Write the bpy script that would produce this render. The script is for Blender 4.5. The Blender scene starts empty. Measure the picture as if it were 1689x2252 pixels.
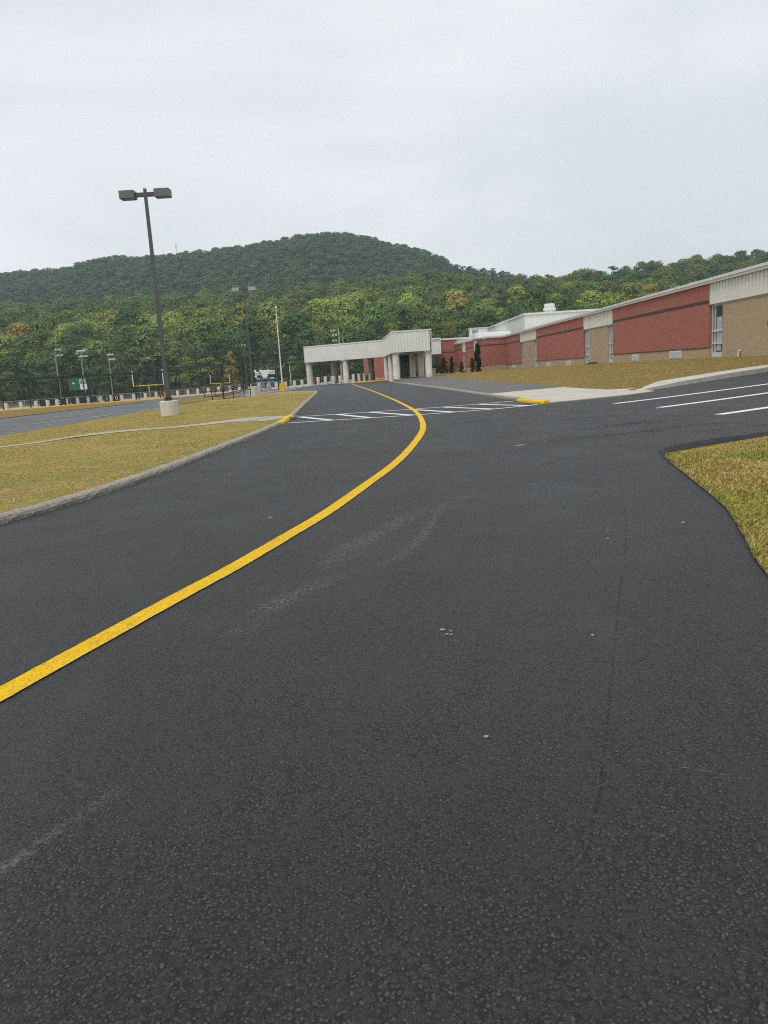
import bpy, bmesh, math, random
import numpy as np
from mathutils import Vector, Matrix
from mathutils.geometry import delaunay_2d_cdt
R = math.radians
SC = bpy.context.scene
COL = SC.collection

# ------------------------------------------------------------------ camera
cam_d = bpy.data.cameras.new('camera')
cam = bpy.data.objects.new('camera', cam_d)
COL.objects.link(cam)
cam_d.sensor_fit = 'VERTICAL'
cam_d.sensor_height = 24.0
cam_d.lens = 24.0 * 1690.0 / 2252.0
cam_d.clip_start = 0.05
cam_d.clip_end = 6000
EYE = 1.45
cam.matrix_world = (Matrix.Translation((0, 0, EYE)) @ Matrix.Rotation(R(90 - 10.406), 4, 'X')
                    @ Matrix.Rotation(R(-3.66), 4, 'Z'))
SC.camera = cam
SC.render.resolution_x, SC.render.resolution_y = 768, 1024

# ------------------------------------------------------------------ sky, sun, exposure
SUN_EL, SUN_AZ = R(64), R(215)
world = bpy.data.worlds.new('World')
SC.world = world
world.use_nodes = True
wn, wl = world.node_tree.nodes, world.node_tree.links
wn.clear()
w_out = wn.new('ShaderNodeOutputWorld')
w_bg = wn.new('ShaderNodeBackground')
w_sky = wn.new('ShaderNodeTexSky')
w_sky.sky_type = 'NISHITA'
w_sky.sun_disc = False
w_sky.sun_elevation = SUN_EL
w_sky.sun_rotation = SUN_AZ
w_sky.air_density, w_sky.dust_density = 1.0, 2.0
w_tc = wn.new('ShaderNodeTexCoord')
w_map = wn.new('ShaderNodeMapping')
w_map.inputs['Scale'].default_value = (1.0, 1.0, 2.6)
w_map.inputs['Location'].default_value = (0.35, 0.1, 0.25)
w_n = wn.new('ShaderNodeTexNoise')
w_n.inputs['Scale'].default_value = 1.7
w_n.inputs['Detail'].default_value = 5.0
w_n.inputs['Roughness'].default_value = 0.5
w_n.inputs['Distortion'].default_value = 0.5
w_r = wn.new('ShaderNodeValToRGB')
w_r.color_ramp.elements[0].position = 0.38
w_r.color_ramp.elements[0].color = (5.35, 5.70, 5.86, 1)
w_r.color_ramp.elements[1].position = 0.62
w_r.color_ramp.elements[1].color = (6.80, 6.86, 7.00, 1)
w_mix = wn.new('ShaderNodeMix')
w_mix.data_type = 'RGBA'
w_mix.inputs['Factor'].default_value = 0.93
w_bg.inputs['Strength'].default_value = 0.098
wl.new(w_tc.outputs['Generated'], w_map.inputs['Vector'])
wl.new(w_map.outputs['Vector'], w_n.inputs['Vector'])
wl.new(w_n.outputs['Fac'], w_r.inputs['Fac'])
wl.new(w_sky.outputs['Color'], w_mix.inputs['A'])
wl.new(w_r.outputs['Color'], w_mix.inputs['B'])
wl.new(w_mix.outputs['Result'], w_bg.inputs['Color'])
wl.new(w_bg.outputs['Background'], w_out.inputs['Surface'])

sun_d = bpy.data.lights.new('sun', 'SUN')
sun_d.energy = 1.5
sun_d.angle = R(28)
sun_d.color = (1.0, 0.97, 0.92)
sun = bpy.data.objects.new('sun', sun_d)
COL.objects.link(sun)
sdir = Vector((math.sin(SUN_AZ) * math.cos(SUN_EL), math.cos(SUN_AZ) * math.cos(SUN_EL), math.sin(SUN_EL)))
sun.rotation_euler = sdir.to_track_quat('Z', 'Y').to_euler()
sun.location = (0, -20, 60)

SC.view_settings.view_transform = 'Standard'
SC.view_settings.look = 'None'
SC.view_settings.exposure = 0.58
SC.view_settings.gamma = 1.0
SC.view_settings.use_curve_mapping = False
SC.cycles.use_denoising = False
SC.cycles.filter_width = 1.1
SC.cycles.max_bounces = 6
SC.cycles.transparent_max_bounces = 12
SC.cycles.volume_bounces = 0
SC.cycles.use_adaptive_sampling = True
SC.cycles.adaptive_threshold = 0.012

# ------------------------------------------------------------------ helpers
class MB:
    """collects simple shapes and links them as one mesh object"""
    def __init__(s):
        s.v, s.f, s.m = [], [], []
    def add(s, verts, faces, mi=0):
        b = len(s.v)
        s.v += [tuple(p) for p in verts]
        s.f += [tuple(b + i for i in f) for f in faces]
        s.m += [mi] * len(faces)
    def box(s, x0, x1, y0, y1, z0, z1, mi=0):
        s.add([(x0, y0, z0), (x1, y0, z0), (x1, y1, z0), (x0, y1, z0), (x0, y0, z1), (x1, y0, z1), (x1, y1, z1), (x0, y1, z1)],
              [(3, 2, 1, 0), (4, 5, 6, 7), (0, 1, 5, 4), (1, 2, 6, 5), (2, 3, 7, 6), (3, 0, 4, 7)], mi)
        return s
    def bar(s, a, b, w, h=None, mi=0, up=(0, 0, 1)):
        h = w if h is None else h
        a, b = Vector(a), Vector(b)
        d = (b - a).normalized()
        u = Vector(up)
        if abs(d.dot(u)) > 0.98:
            u = Vector((0, 1, 0))
        r = d.cross(u).normalized() * (w / 2)
        t = r.cross(d).normalized() * (h / 2)
        s.add([a - r - t, a + r - t, a + r + t, a - r + t, b - r - t, b + r - t, b + r + t, b - r + t],
              [(0, 1, 2, 3), (7, 6, 5, 4), (0, 4, 5, 1), (1, 5, 6, 2), (2, 6, 7, 3), (3, 7, 4, 0)], mi)
        return s
    def tube(s, a, b, r0, r1=None, n=12, mi=0, cap=True):
        r1 = r0 if r1 is None else r1
        a, b = Vector(a), Vector(b)
        d = (b - a).normalized()
        u = Vector((1, 0, 0)) if abs(d.x) < 0.9 else Vector((0, 1, 0))
        p = d.cross(u).normalized(); q = d.cross(p).normalized()
        vs = [a + (p * math.cos(t) + q * math.sin(t)) * r0 for t in [2 * math.pi * i / n for i in range(n)]]
        vs += [b + (p * math.cos(t) + q * math.sin(t)) * r1 for t in [2 * math.pi * i / n for i in range(n)]]
        fs = [(i, n + i, n + (i + 1) % n, (i + 1) % n) for i in range(n)]
        if cap:
            fs += [tuple(range(n)), tuple(range(2 * n - 1, n - 1, -1))]
        s.add(vs, fs, mi)
        return s
    def lathe(s, cx, cy, prof, n=24, mi=0):
        vs = []
        for r, z in prof:
            vs += [(cx + r * math.cos(2 * math.pi * i / n), cy + r * math.sin(2 * math.pi * i / n), z) for i in range(n)]
        fs = []
        for k in range(len(prof) - 1):
            for i in range(n):
                j = (i + 1) % n
                fs.append((k * n + i, k * n + j, (k + 1) * n + j, (k + 1) * n + i))
        fs.append(tuple(range((len(prof) - 1) * n, len(prof) * n)))
        fs.append(tuple(range(n - 1, -1, -1)))
        s.add(vs, fs, mi)
        return s
    def prism(s, poly, z0, z1, mi=0):
        n = len(poly)
        a = sum(poly[i][0] * poly[(i + 1) % n][1] - poly[(i + 1) % n][0] * poly[i][1] for i in range(n))
        if a < 0:
            poly = poly[::-1]
        s.add([(x, y, z0) for x, y in poly] + [(x, y, z1) for x, y in poly],
              [tuple(range(n - 1, -1, -1)), tuple(range(n, 2 * n))] + [(i, (i + 1) % n, n + (i + 1) % n, n + i) for i in range(n)], mi)
        return s
    def mesh(s, name, mats):
        me = bpy.data.meshes.new(name)
        me.from_pydata(s.v, [], s.f)
        for m in (mats if isinstance(mats, (list, tuple)) else [mats]):
            me.materials.append(m)
        me.polygons.foreach_set('material_index', s.m)
        me.update()
        return me
    def build(s, name, mats, parent=None, smooth=False, local=False):
        me = s.mesh(name, mats)
        if smooth:
            shade(me)
        return link(name, me, parent, local)

def shade(me, ang=38):
    me.polygons.foreach_set('use_smooth', [True] * len(me.polygons))
    try:
        me.set_sharp_from_angle(angle=R(ang))
    except Exception:
        pass

def link(name, me, parent=None, local=False):
    o = bpy.data.objects.new(name, me)
    COL.objects.link(o)
    if parent is not None:
        o.parent = parent
        if not local:                       # mesh written in world coordinates
            o.location = -world_loc(parent)
    return o

def world_loc(o):
    v = Vector(o.location)
    while o.parent is not None:
        o = o.parent
        v += Vector(o.location)
    return v

def thing(name, label, cat, loc=(0, 0, 0), group=None, rz=0):
    o = bpy.data.objects.new(name, None)
    o.empty_display_size = 0.3
    COL.objects.link(o)
    o.location = loc
    o.rotation_euler = (0, 0, rz)
    return tag(o, label, cat, group)

def tag(o, label, cat, group=None):
    o['label'] = label
    o['category'] = cat
    if group:
        o['group'] = group
    return o

def struct(o, kind='structure', label=None):
    o['kind'] = kind
    if label:
        o['label'] = label
    return o

def copy_tree(src, parent=None):
    c = src.copy()
    COL.objects.link(c)
    if parent is not None:
        c.parent = parent
    for ch in list(src.children):
        copy_tree(ch, c)
    return c

def np_mesh(name, verts, faces, mats, smooth=False):
    """faces: (n,k) int array"""
    me = bpy.data.meshes.new(name)
    verts = np.asarray(verts, np.float32)
    faces = np.asarray(faces, np.int32)
    n, k = faces.shape
    me.vertices.add(len(verts))
    me.vertices.foreach_set('co', verts.ravel())
    me.loops.add(n * k)
    me.loops.foreach_set('vertex_index', faces.ravel())
    me.polygons.add(n)
    me.polygons.foreach_set('loop_start', np.arange(0, n * k, k, dtype=np.int32))
    me.polygons.foreach_set('loop_total', np.full(n, k, np.int32))
    for m in (mats if isinstance(mats, (list, tuple)) else [mats]):
        me.materials.append(m)
    if smooth:
        me.polygons.foreach_set('use_smooth', np.ones(n, bool))
    me.update(calc_edges=True)
    return me

# ------------------------------------------------------------------ materials
class NT:
    def __init__(s, name):
        s.mat = bpy.data.materials.new(name)
        s.mat.use_nodes = True
        s.n, s.l = s.mat.node_tree.nodes, s.mat.node_tree.links
        s.n.clear()
        s.out = s.n.new('ShaderNodeOutputMaterial')
    def new(s, t, **kw):
        x = s.n.new('ShaderNode' + t)
        for k, v in kw.items():
            setattr(x, k, v)
        return x
    def inp(s, sock, v):
        if hasattr(v, 'node'):
            s.l.new(v, sock)
        elif v is not None:
            sock.default_value = v
    def co(s, scale=None, which='Object', loc=None, rot=None):
        t = s.new('TexCoord').outputs[which]
        if scale is None and rot is None:
            return t
        m = s.new('Mapping')
        s.l.new(t, m.inputs['Vector'])
        if scale is not None:
            m.inputs['Scale'].default_value = scale if isinstance(scale, tuple) else (scale,) * 3
        if rot is not None:
            m.inputs['Rotation'].default_value = rot
        if loc is not None:
            m.inputs['Location'].default_value = loc
        return m.outputs['Vector']
    def noise(s, vec, scale, detail=4, rough=0.55, dist=0.0):
        x = s.new('TexNoise')
        s.l.new(vec, x.inputs['Vector'])
        x.inputs['Scale'].default_value = scale
        x.inputs['Detail'].default_value = detail
        x.inputs['Roughness'].default_value = rough
        x.inputs['Distortion'].default_value = dist
        return x.outputs['Fac']
    def vor(s, vec, scale, feature='F1', out='Distance', rnd=1.0):
        x = s.new('TexVoronoi')
        x.feature = feature
        s.l.new(vec, x.inputs['Vector'])
        x.inputs['Scale'].default_value = scale
        x.inputs['Randomness'].default_value = rnd
        return x.outputs[out]
    def ramp(s, fac, stops, interp='LINEAR'):
        x = s.new('ValToRGB')
        cr = x.color_ramp
        cr.interpolation = interp
        while len(cr.elements) < len(stops):
            cr.elements.new(0.5)
        for e, (p, c) in zip(cr.elements, stops):
            e.position = p
            e.color = (c, c, c, 1) if isinstance(c, (int, float)) else (*c, 1)
        s.inp(x.inputs['Fac'], fac)
        return x.outputs['Color']
    def mix(s, f, a, b, mode='MIX'):
        x = s.new('Mix', data_type='RGBA', blend_type=mode)
        s.inp(x.inputs['Factor'], f)
        for k, v in (('A', a), ('B', b)):
            s.inp(x.inputs[k], (*v, 1) if isinstance(v, tuple) and len(v) == 3 else v)
        return x.outputs['Result']
    def math(s, op, a, b=None, clamp=False):
        x = s.new('Math', operation=op, use_clamp=clamp)
        s.inp(x.inputs[0], a)
        if b is not None:
            s.inp(x.inputs[1], b)
        return x.outputs[0]
    def bump(s, h, strength=0.5, dist=0.01, normal=None):
        x = s.new('Bump')
        x.inputs['Strength'].default_value = strength
        x.inputs['Distance'].default_value = dist
        s.inp(x.inputs['Height'], h)
        if normal is not None:
            s.inp(x.inputs['Normal'], normal)
        return x.outputs['Normal']
    def pbr(s, col, rough=0.7, normal=None, metal=0.0, spec=0.5, **kw):
        x = s.new('BsdfPrincipled')
        s.inp(x.inputs['Base Color'], (*col, 1) if isinstance(col, tuple) else col)
        s.inp(x.inputs['Roughness'], rough)
        s.inp(x.inputs['Metallic'], metal)
        s.inp(x.inputs['Specular IOR Level'], spec)
        if normal is not None:
            s.inp(x.inputs['Normal'], normal)
        for k, v in kw.items():
            s.inp(x.inputs[k.replace('_', ' ')], v)
        s.l.new(x.outputs[0], s.out.inputs['Surface'])
        return x

def simple(name, col, rough=0.6, metal=0.0, var=0.12, scale=3.0, spec=0.5, bump=0.0):
    t = NT(name)
    c = t.co()
    n = t.noise(c, scale, 5, 0.6)
    lo = tuple(v * (1 - var) for v in col)
    hi = tuple(min(1, v * (1 + var)) for v in col)
    cc = t.ramp(n, [(0.3, lo), (0.7, hi)])
    nm = t.bump(t.noise(c, scale * 12, 4, 0.6), bump, 0.005) if bump else None
    t.pbr(cc, rough, nm, metal, spec)
    return t.mat

def m_asphalt(name, base, stone, k=1.0, dusty=0.35):
    t = NT(name)
    c = t.co()
    wob = t.new('VectorMath', operation='MULTIPLY_ADD')
    nz = t.new('TexNoise')
    t.l.new(c, nz.inputs['Vector']); nz.inputs['Scale'].default_value = 55
    t.l.new(nz.outputs['Color'], wob.inputs[0]); wob.inputs[1].default_value = (0.016,) * 3
    t.l.new(c, wob.inputs[2])
    cw = wob.outputs[0]
    v1 = t.new('TexVoronoi'); t.l.new(cw, v1.inputs['Vector']); v1.inputs['Scale'].default_value = 72
    v2 = t.new('TexVoronoi'); t.l.new(cw, v2.inputs['Vector']); v2.inputs['Scale'].default_value = 170
    patch = t.noise(c, 1.6, 5, 0.62, 0.6)            # open-textured patches
    sep = t.new('SeparateColor'); t.l.new(v1.outputs['Color'], sep.inputs['Color'])
    sep2 = t.new('SeparateColor'); t.l.new(v2.outputs['Color'], sep2.inputs['Color'])
    keep = t.ramp(t.math('ADD', t.math('MULTIPLY', sep.outputs[0], 0.55), t.math('MULTIPLY', patch, 0.75)), [(0.50, 0.0), (0.80, 1.0)])
    stone1 = t.math('MULTIPLY', t.ramp(v1.outputs['Distance'], [(0.18, 1.0), (0.58, 0.0)]), keep)
    stone2 = t.ramp(v2.outputs['Distance'], [(0.10, 0.8), (0.62, 0.0)])
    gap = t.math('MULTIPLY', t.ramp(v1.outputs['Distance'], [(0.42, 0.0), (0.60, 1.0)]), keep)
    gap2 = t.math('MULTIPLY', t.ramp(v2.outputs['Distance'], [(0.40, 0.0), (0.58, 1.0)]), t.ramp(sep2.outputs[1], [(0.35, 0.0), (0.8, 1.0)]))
    grit = t.noise(c, 330, 3, 0.75)
    big = t.noise(c, 0.16, 5, 0.6, 0.8)
    mid = t.noise(c, 0.9, 5, 0.65, 0.3)
    b0 = t.mix(t.ramp(big, [(0.35, 0.0), (0.68, 1.0)]), tuple(v * 0.66 for v in base), tuple(v * 1.45 for v in base))
    b0 = t.mix(t.ramp(mid, [(0.32, 0.0), (0.72, 0.5)]), b0, tuple(v * 1.32 for v in base))
    sc = t.mix(sep.outputs[1], tuple(v * 0.80 for v in stone), tuple(v * 1.25 for v in stone))
    col = t.mix(t.math('MULTIPLY', stone1, 0.85), b0, sc)
    col = t.mix(t.math('MULTIPLY', stone2, t.math('MULTIPLY', sep2.outputs[0], 0.8)), col, stone)
    col = t.mix(1.0, col, t.ramp(grit, [(0.28, 0.25), (0.50, 1.0), (0.72, 2.3)]), 'MULTIPLY')  # wide grit contrast in the colour stands in for relief shading
    col = t.mix(t.math('MULTIPLY', gap, 0.90), col, tuple(v * 0.15 for v in base))  # shade of the crevices between stones painted into the colour
    col = t.mix(t.math('MULTIPLY', gap2, 0.60), col, tuple(v * 0.25 for v in base))  # painted crevice shade for the finer grains
    chips = t.ramp(sep2.outputs[2], [(0.985, 0.0), (0.992, 0.9)], 'LINEAR')
    col = t.mix(t.math('MULTIPLY', chips, t.math('MULTIPLY', stone2, 0.5)), col, (0.26, 0.25, 0.24))
    dust = t.math('MULTIPLY', t.ramp(t.noise(t.co((0.30, 0.075, 1.0), rot=(0, 0, R(-9))), 3.0, 6, 0.62, 0.7), [(0.54, 0.0), (0.78, 1.0)]), dusty)
    col = t.mix(t.math('MULTIPLY', dust, 0.75), col, tuple(v * 0.85 for v in stone))
    tar = t.ramp(t.noise(t.co((0.5, 0.2, 1.0), rot=(0, 0, R(-20))), 1.3, 5, 0.65, 1.2), [(0.60, 0.0), (0.74, 0.5)])
    col = t.mix(tar, col, tuple(v * 0.7 for v in base))
    hgt = t.math('ADD', t.math('ADD', stone1, t.math('MULTIPLY', stone2, 0.55)), t.math('ADD', t.math('MULTIPLY', grit, 0.35), t.math('MULTIPLY', gap, -0.6)))
    nm = t.bump(hgt, min(1.0, 0.85 * k), 0.006 * k)
    nm = t.bump(t.noise(c, 2.2, 4, 0.6), 0.25, 0.02, nm)
    rg = t.ramp(mid, [(0.3, 0.50), (0.7, 0.64)])
    t.pbr(col, rg, nm, 0, 0.46)
    return t.mat

M = {}
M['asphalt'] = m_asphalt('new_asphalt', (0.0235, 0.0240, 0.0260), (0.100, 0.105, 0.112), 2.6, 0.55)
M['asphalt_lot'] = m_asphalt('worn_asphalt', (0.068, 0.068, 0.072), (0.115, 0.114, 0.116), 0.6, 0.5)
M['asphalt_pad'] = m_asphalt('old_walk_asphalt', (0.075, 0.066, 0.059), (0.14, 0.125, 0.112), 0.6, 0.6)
M['asphalt_edge'] = simple('loose_asphalt_edge', (0.016, 0.0165, 0.018), 0.75, 0, 0.5, 60, 0.35, 1.0)

def m_paint(name, col, wear=0.5, under=(0.04, 0.041, 0.044)):
    t = NT(name)
    c = t.co()
    v = t.new('TexVoronoi'); t.l.new(c, v.inputs['Vector']); v.inputs['Scale'].default_value = 78
    st = t.ramp(v.outputs['Distance'], [(0.2, 1.0), (0.55, 0.0)])
    n = t.noise(c, 45, 5, 0.7)
    pit = t.ramp(t.math('ADD', n, t.math('MULTIPLY', t.noise(c, 1.5, 3), 0.25)), [(0.66, 0.0), (0.78, wear)])
    tone = t.mix(t.noise(c, 9, 5, 0.7), tuple(x * 0.80 for x in col), tuple(min(1, x * 1.12) for x in col))
    cc = t.mix(pit, tone, under)
    t.pbr(cc, 0.7, t.bump(st, 0.8, 0.006), 0, 0.2)
    return t.mat
M['yellow_paint'] = m_paint('yellow_road_paint', (0.68, 0.415, 0.003))
M['white_paint'] = m_paint('white_road_paint', (0.72, 0.72, 0.72))
M['old_white_paint'] = m_paint('faded_white_road_paint', (0.42, 0.43, 0.47), 0.8, (0.09, 0.09, 0.1))
M['blue_paint'] = m_paint('blue_road_paint', (0.10, 0.22, 0.55), 0.8, (0.09, 0.09, 0.1))

def m_scuff(name, col, amount):
    t = NT(name)
    c = t.co()
    n = t.math('MULTIPLY', t.ramp(t.noise(c, 42, 5, 0.72), [(0.44, 0.0), (0.66, 1.0)]), t.ramp(t.noise(c, 3.2, 4, 0.6), [(0.30, 0.1), (0.62, 1.0)]))
    uv = t.new('UVMap')
    sp = t.new('SeparateXYZ'); t.l.new(uv.outputs[0], sp.inputs[0])
    edge = t.math('MULTIPLY', t.math('MULTIPLY', sp.outputs[0], t.math('SUBTRACT', 1.0, sp.outputs[0])), 4.0)
    end = t.math('MULTIPLY', t.math('MULTIPLY', sp.outputs[1], t.math('SUBTRACT', 1.0, sp.outputs[1])), 4.0)
    a = t.math('MULTIPLY', t.math('MULTIPLY', t.math('POWER', edge, 1.5), t.math('POWER', end, 0.6)), t.math('MULTIPLY', n, amount), clamp=True)
    b = t.new('BsdfDiffuse'); b.inputs['Color'].default_value = (*col, 1)
    tr = t.new('BsdfTransparent')
    mx = t.new('MixShader')
    t.l.new(a, mx.inputs[0]); t.l.new(tr.outputs[0], mx.inputs[1]); t.l.new(b.outputs[0], mx.inputs[2])
    t.l.new(mx.outputs[0], t.out.inputs['Surface'])
    return t.mat
M['dust'] = m_scuff('pale_dust_mark', (0.17, 0.163, 0.152), 1.1)
M['rubber'] = m_scuff('dark_tyre_mark', (0.012, 0.012, 0.013), 0.55)
M['seam'] = m_scuff('paving_joint', (0.009, 0.009, 0.010), 0.65)
M['speck'] = simple('dried_paint_speck', (0.30, 0.30, 0.29), 0.7, 0, 0.2, 20)

def m_grass(name, dry, mid, green, brown, gscale=0.5, gpos=0.52):
    t = NT(name)
    c = t.co()
    a = t.noise(c, 1.4, 6, 0.7, 0.4)
    b = t.noise(c, gscale, 5, 0.62, 0.6)
    d = t.noise(c, 22, 5, 0.75)
    col = t.mix(t.ramp(a, [(0.34, 0.0), (0.66, 1.0)]), dry, mid)
    col = t.mix(t.ramp(b, [(gpos - 0.12, 0.0), (gpos + 0.08, 1.0)]), col, green)
    col = t.mix(t.ramp(t.noise(c, 0.8, 5, 0.7), [(0.48, 0.0), (0.66, 0.85)]), col, brown)
    e = t.noise(c, 6.5, 5, 0.75, 0.4)
    col = t.mix(t.ramp(e, [(0.36, 0.55), (0.52, 0.0)]), col, tuple(x * 0.55 for x in green))
    col = t.mix(t.ramp(e, [(0.52, 0.0), (0.70, 0.6)]), col, tuple(min(1, x * 1.35) for x in dry))
    col = t.mix(t.ramp(d, [(0.34, 0.70), (0.60, 0.0)]), col, tuple(x * 0.30 for x in mid))
    nm = t.bump(t.math('ADD', d, t.math('MULTIPLY', t.noise(c, 90, 3, 0.7), 0.6)), 0.9, 0.03)
    t.pbr(col, 0.9, nm, 0, 0.15)
    return t.mat
M['lawn'] = m_grass('dry_lawn', (0.44, 0.310, 0.100), (0.37, 0.285, 0.088), (0.25, 0.240, 0.060), (0.34, 0.215, 0.090))
M['lawn_brown'] = m_grass('browned_lawn', (0.285, 0.185, 0.060), (0.225, 0.155, 0.050), (0.165, 0.140, 0.038), (0.23, 0.135, 0.050), 0.35, 0.6)
M['field'] = m_grass('field_grass', (0.20, 0.16, 0.05), (0.13, 0.13, 0.035), (0.08, 0.11, 0.03), (0.16, 0.12, 0.05), 0.05)
def m_blades():
    t = NT('grass_blades')
    c = t.co()
    g = t.new('NewGeometry')
    col = t.ramp(g.outputs['Random Per Island'], [(0.0, (0.20, 0.20, 0.050)), (0.25, (0.34, 0.28, 0.085)), (0.55, (0.50, 0.375, 0.145)), (0.80, (0.60, 0.47, 0.215)), (1.0, (0.42, 0.25, 0.105))])
    gr = t.ramp(t.noise(c, 0.45, 5, 0.62, 0.6), [(0.47, 0.0), (0.64, 0.75)])
    col = t.mix(gr, col, t.mix(g.outputs['Random Per Island'], (0.19, 0.22, 0.03), (0.34, 0.33, 0.065)))
    # one lush patch by the side road
    ps = t.new('VectorMath', operation='DISTANCE'); t.l.new(t.co((1.0, 1.0, 0.0)), ps.inputs[0]); ps.inputs[1].default_value = (4.85, 9.75, 0.0)
    lush = t.ramp(t.math('ADD', ps.outputs['Value'], t.noise(c, 1.8, 3)), [(0.6, 0.75), (1.9, 0.0)])
    col = t.mix(lush, col, t.mix(g.outputs['Random Per Island'], (0.12, 0.20, 0.025), (0.24, 0.32, 0.055)))
    d = t.new('BsdfDiffuse'); t.inp(d.inputs['Color'], col)
    tr = t.new('BsdfTranslucent'); t.inp(tr.inputs['Color'], col)
    mx = t.new('MixShader'); mx.inputs[0].default_value = 0.25
    t.l.new(d.outputs[0], mx.inputs[1]); t.l.new(tr.outputs[0], mx.inputs[2]); t.l.new(mx.outputs[0], t.out.inputs['Surface'])
    return t.mat
M['blades'] = m_blades()

def m_concrete(name, col, dirt=0.5, dirtcol=(0.10, 0.095, 0.085), scale=1.0, pale=0.0, bump=0.5):
    t = NT(name)
    c = t.co()
    a = t.noise(c, 1.6 * scale, 6, 0.65, 0.3)
    b = t.noise(c, 9 * scale, 6, 0.72)
    f = t.noise(c, 70 * scale, 3, 0.7)
    cc = t.mix(t.ramp(a, [(0.3, 0.0), (0.7, 1.0)]), tuple(v * 0.82 for v in col), tuple(min(1, v * 1.12) for v in col))
    cc = t.mix(t.math('MULTIPLY', t.ramp(b, [(0.48, 0.0), (0.66, 1.0)]), dirt), cc, dirtcol)
    cc = t.mix(t.ramp(f, [(0.35, 0.25), (0.6, 0.0)]), cc, tuple(v * 0.55 for v in col))
    if pale:
        cc = t.mix(t.math('MULTIPLY', t.ramp(t.noise(c, 13 * scale, 3, 0.6), [(0.60, 0.0), (0.66, 1.0)]), pale), cc, (0.62, 0.61, 0.58))
    t.pbr(cc, 0.88, t.bump(t.math('ADD', f, t.math('MULTIPLY', b, 2.0)), bump, 0.008), 0, 0.3)
    return t.mat
M['concrete'] = m_concrete('sidewalk_concrete', (0.44, 0.41, 0.35), 0.25, (0.25, 0.23, 0.19), 0.7, 0, 0.25)
M['kerb'] = m_concrete('weathered_kerb_concrete', (0.33, 0.30, 0.24), 0.8, (0.11, 0.10, 0.078), 2.6, 0.0, 0.9)
M['old_path'] = m_concrete('worn_path_concrete', (0.36, 0.335, 0.27), 0.4, (0.20, 0.18, 0.12), 1.2, 0, 0.5)
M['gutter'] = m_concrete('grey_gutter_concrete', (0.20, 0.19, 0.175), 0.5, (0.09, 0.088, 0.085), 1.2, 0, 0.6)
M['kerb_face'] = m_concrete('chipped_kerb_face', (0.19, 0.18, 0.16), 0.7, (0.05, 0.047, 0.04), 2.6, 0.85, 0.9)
M['pedestal'] = m_concrete('pedestal_concrete', (0.60, 0.57, 0.50), 0.30, (0.33, 0.27, 0.19), 1.3, 0, 0.4)
M['bollard'] = m_concrete('bollard_concrete', (0.55, 0.53, 0.48), 0.25, (0.30, 0.28, 0.24), 2, 0, 0.2)
M['column'] = m_concrete('painted_column', (0.58, 0.545, 0.46), 0.12, (0.42, 0.38, 0.29), 0.8, 0, 0.1)
def m_yellow_concrete():
    t = NT('yellow_kerb_paint')
    c = t.co()
    cc = t.mix(t.ramp(t.noise(c, 7, 6, 0.7), [(0.58, 0.0), (0.74, 0.7)]), (0.64, 0.38, 0.005), (0.42, 0.30, 0.07))
    t.pbr(cc, 0.7, t.bump(t.noise(c, 50, 4, 0.7), 0.5, 0.006), 0, 0.2)
    return t.mat
M['yellow_kerb'] = m_yellow_concrete()

def m_brick(name, cols, mortar, axis='YZ', rough=0.85):
    t = NT(name)
    sp = t.new('SeparateXYZ'); t.l.new(t.co(), sp.inputs[0])
    cb = t.new('CombineXYZ')
    t.l.new(t.math('ADD', sp.outputs[0], sp.outputs[1]), cb.inputs[0]); t.l.new(sp.outputs[2], cb.inputs[1])
    b = t.new('TexBrick')
    t.l.new(cb.outputs[0], b.inputs['Vector'])
    b.inputs['Scale'].default_value = 1.0
    b.inputs['Brick Width'].default_value = 0.30
    b.inputs['Row Height'].default_value = 0.10
    b.inputs['Mortar Size'].default_value = 0.011
    b.inputs['Mortar Smooth'].default_value = 0.2
    b.inputs['Bias'].default_value = 0.0
    b.inputs['Color1'].default_value = (*cols[0], 1)
    b.inputs['Color2'].default_value = (*cols[1], 1)
    b.inputs['Mortar'].default_value = (*mortar, 1)
    st = t.noise(t.co((0.25, 0.25, 1.6)), 2.0, 6, 0.65)
    col = t.mix(t.ramp(st, [(0.35, 0.30), (0.62, 0.0)]), b.outputs['Color'], tuple(v * 0.62 for v in cols[0]))
    col = t.mix(t.math('MULTIPLY', t.noise(t.co(), 0.35, 4, 0.6), 0.30), col, tuple(min(1, v * 1.25) for v in cols[1]))
    t.pbr(col, rough, t.bump(t.math('SUBTRACT', 1.0, b.outputs['Fac']), 0.7, 0.02), 0, 0.3)
    return t.mat
M['red_brick'] = m_brick('red_brick', ((0.36, 0.110, 0.080), (0.30, 0.090, 0.066)), (0.43, 0.26, 0.21))
M['tan_brick'] = m_brick('tan_brick', ((0.43, 0.320, 0.200), (0.36, 0.270, 0.168)), (0.43, 0.35, 0.24))
M['dark_brick'] = m_brick('brown_brick_band', ((0.075, 0.050, 0.038), (0.055, 0.040, 0.032)), (0.12, 0.095, 0.08))
M['white_metal'] = simple('off_white_metal', (0.67, 0.665, 0.61), 0.45, 0, 0.05, 0.5)
M['white_trim'] = simple('white_trim', (0.62, 0.63, 0.60), 0.45, 0, 0.06, 0.8)
M['white_roof'] = simple('white_roof_membrane', (0.70, 0.71, 0.71), 0.6, 0, 0.05, 1.5)
M['grey_trim'] = simple('pale_blue_grey_trim', (0.46, 0.48, 0.48), 0.5, 0, 0.06)
M['roof'] = simple('grey_roof', (0.42, 0.42, 0.41), 0.8, 0, 0.15, 0.6)
M['soffit'] = simple('soffit', (0.52, 0.50, 0.45), 0.8, 0, 0.08)
M['tan_trim'] = simple('tan_trim', (0.25, 0.21, 0.16), 0.6, 0, 0.1)
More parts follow.
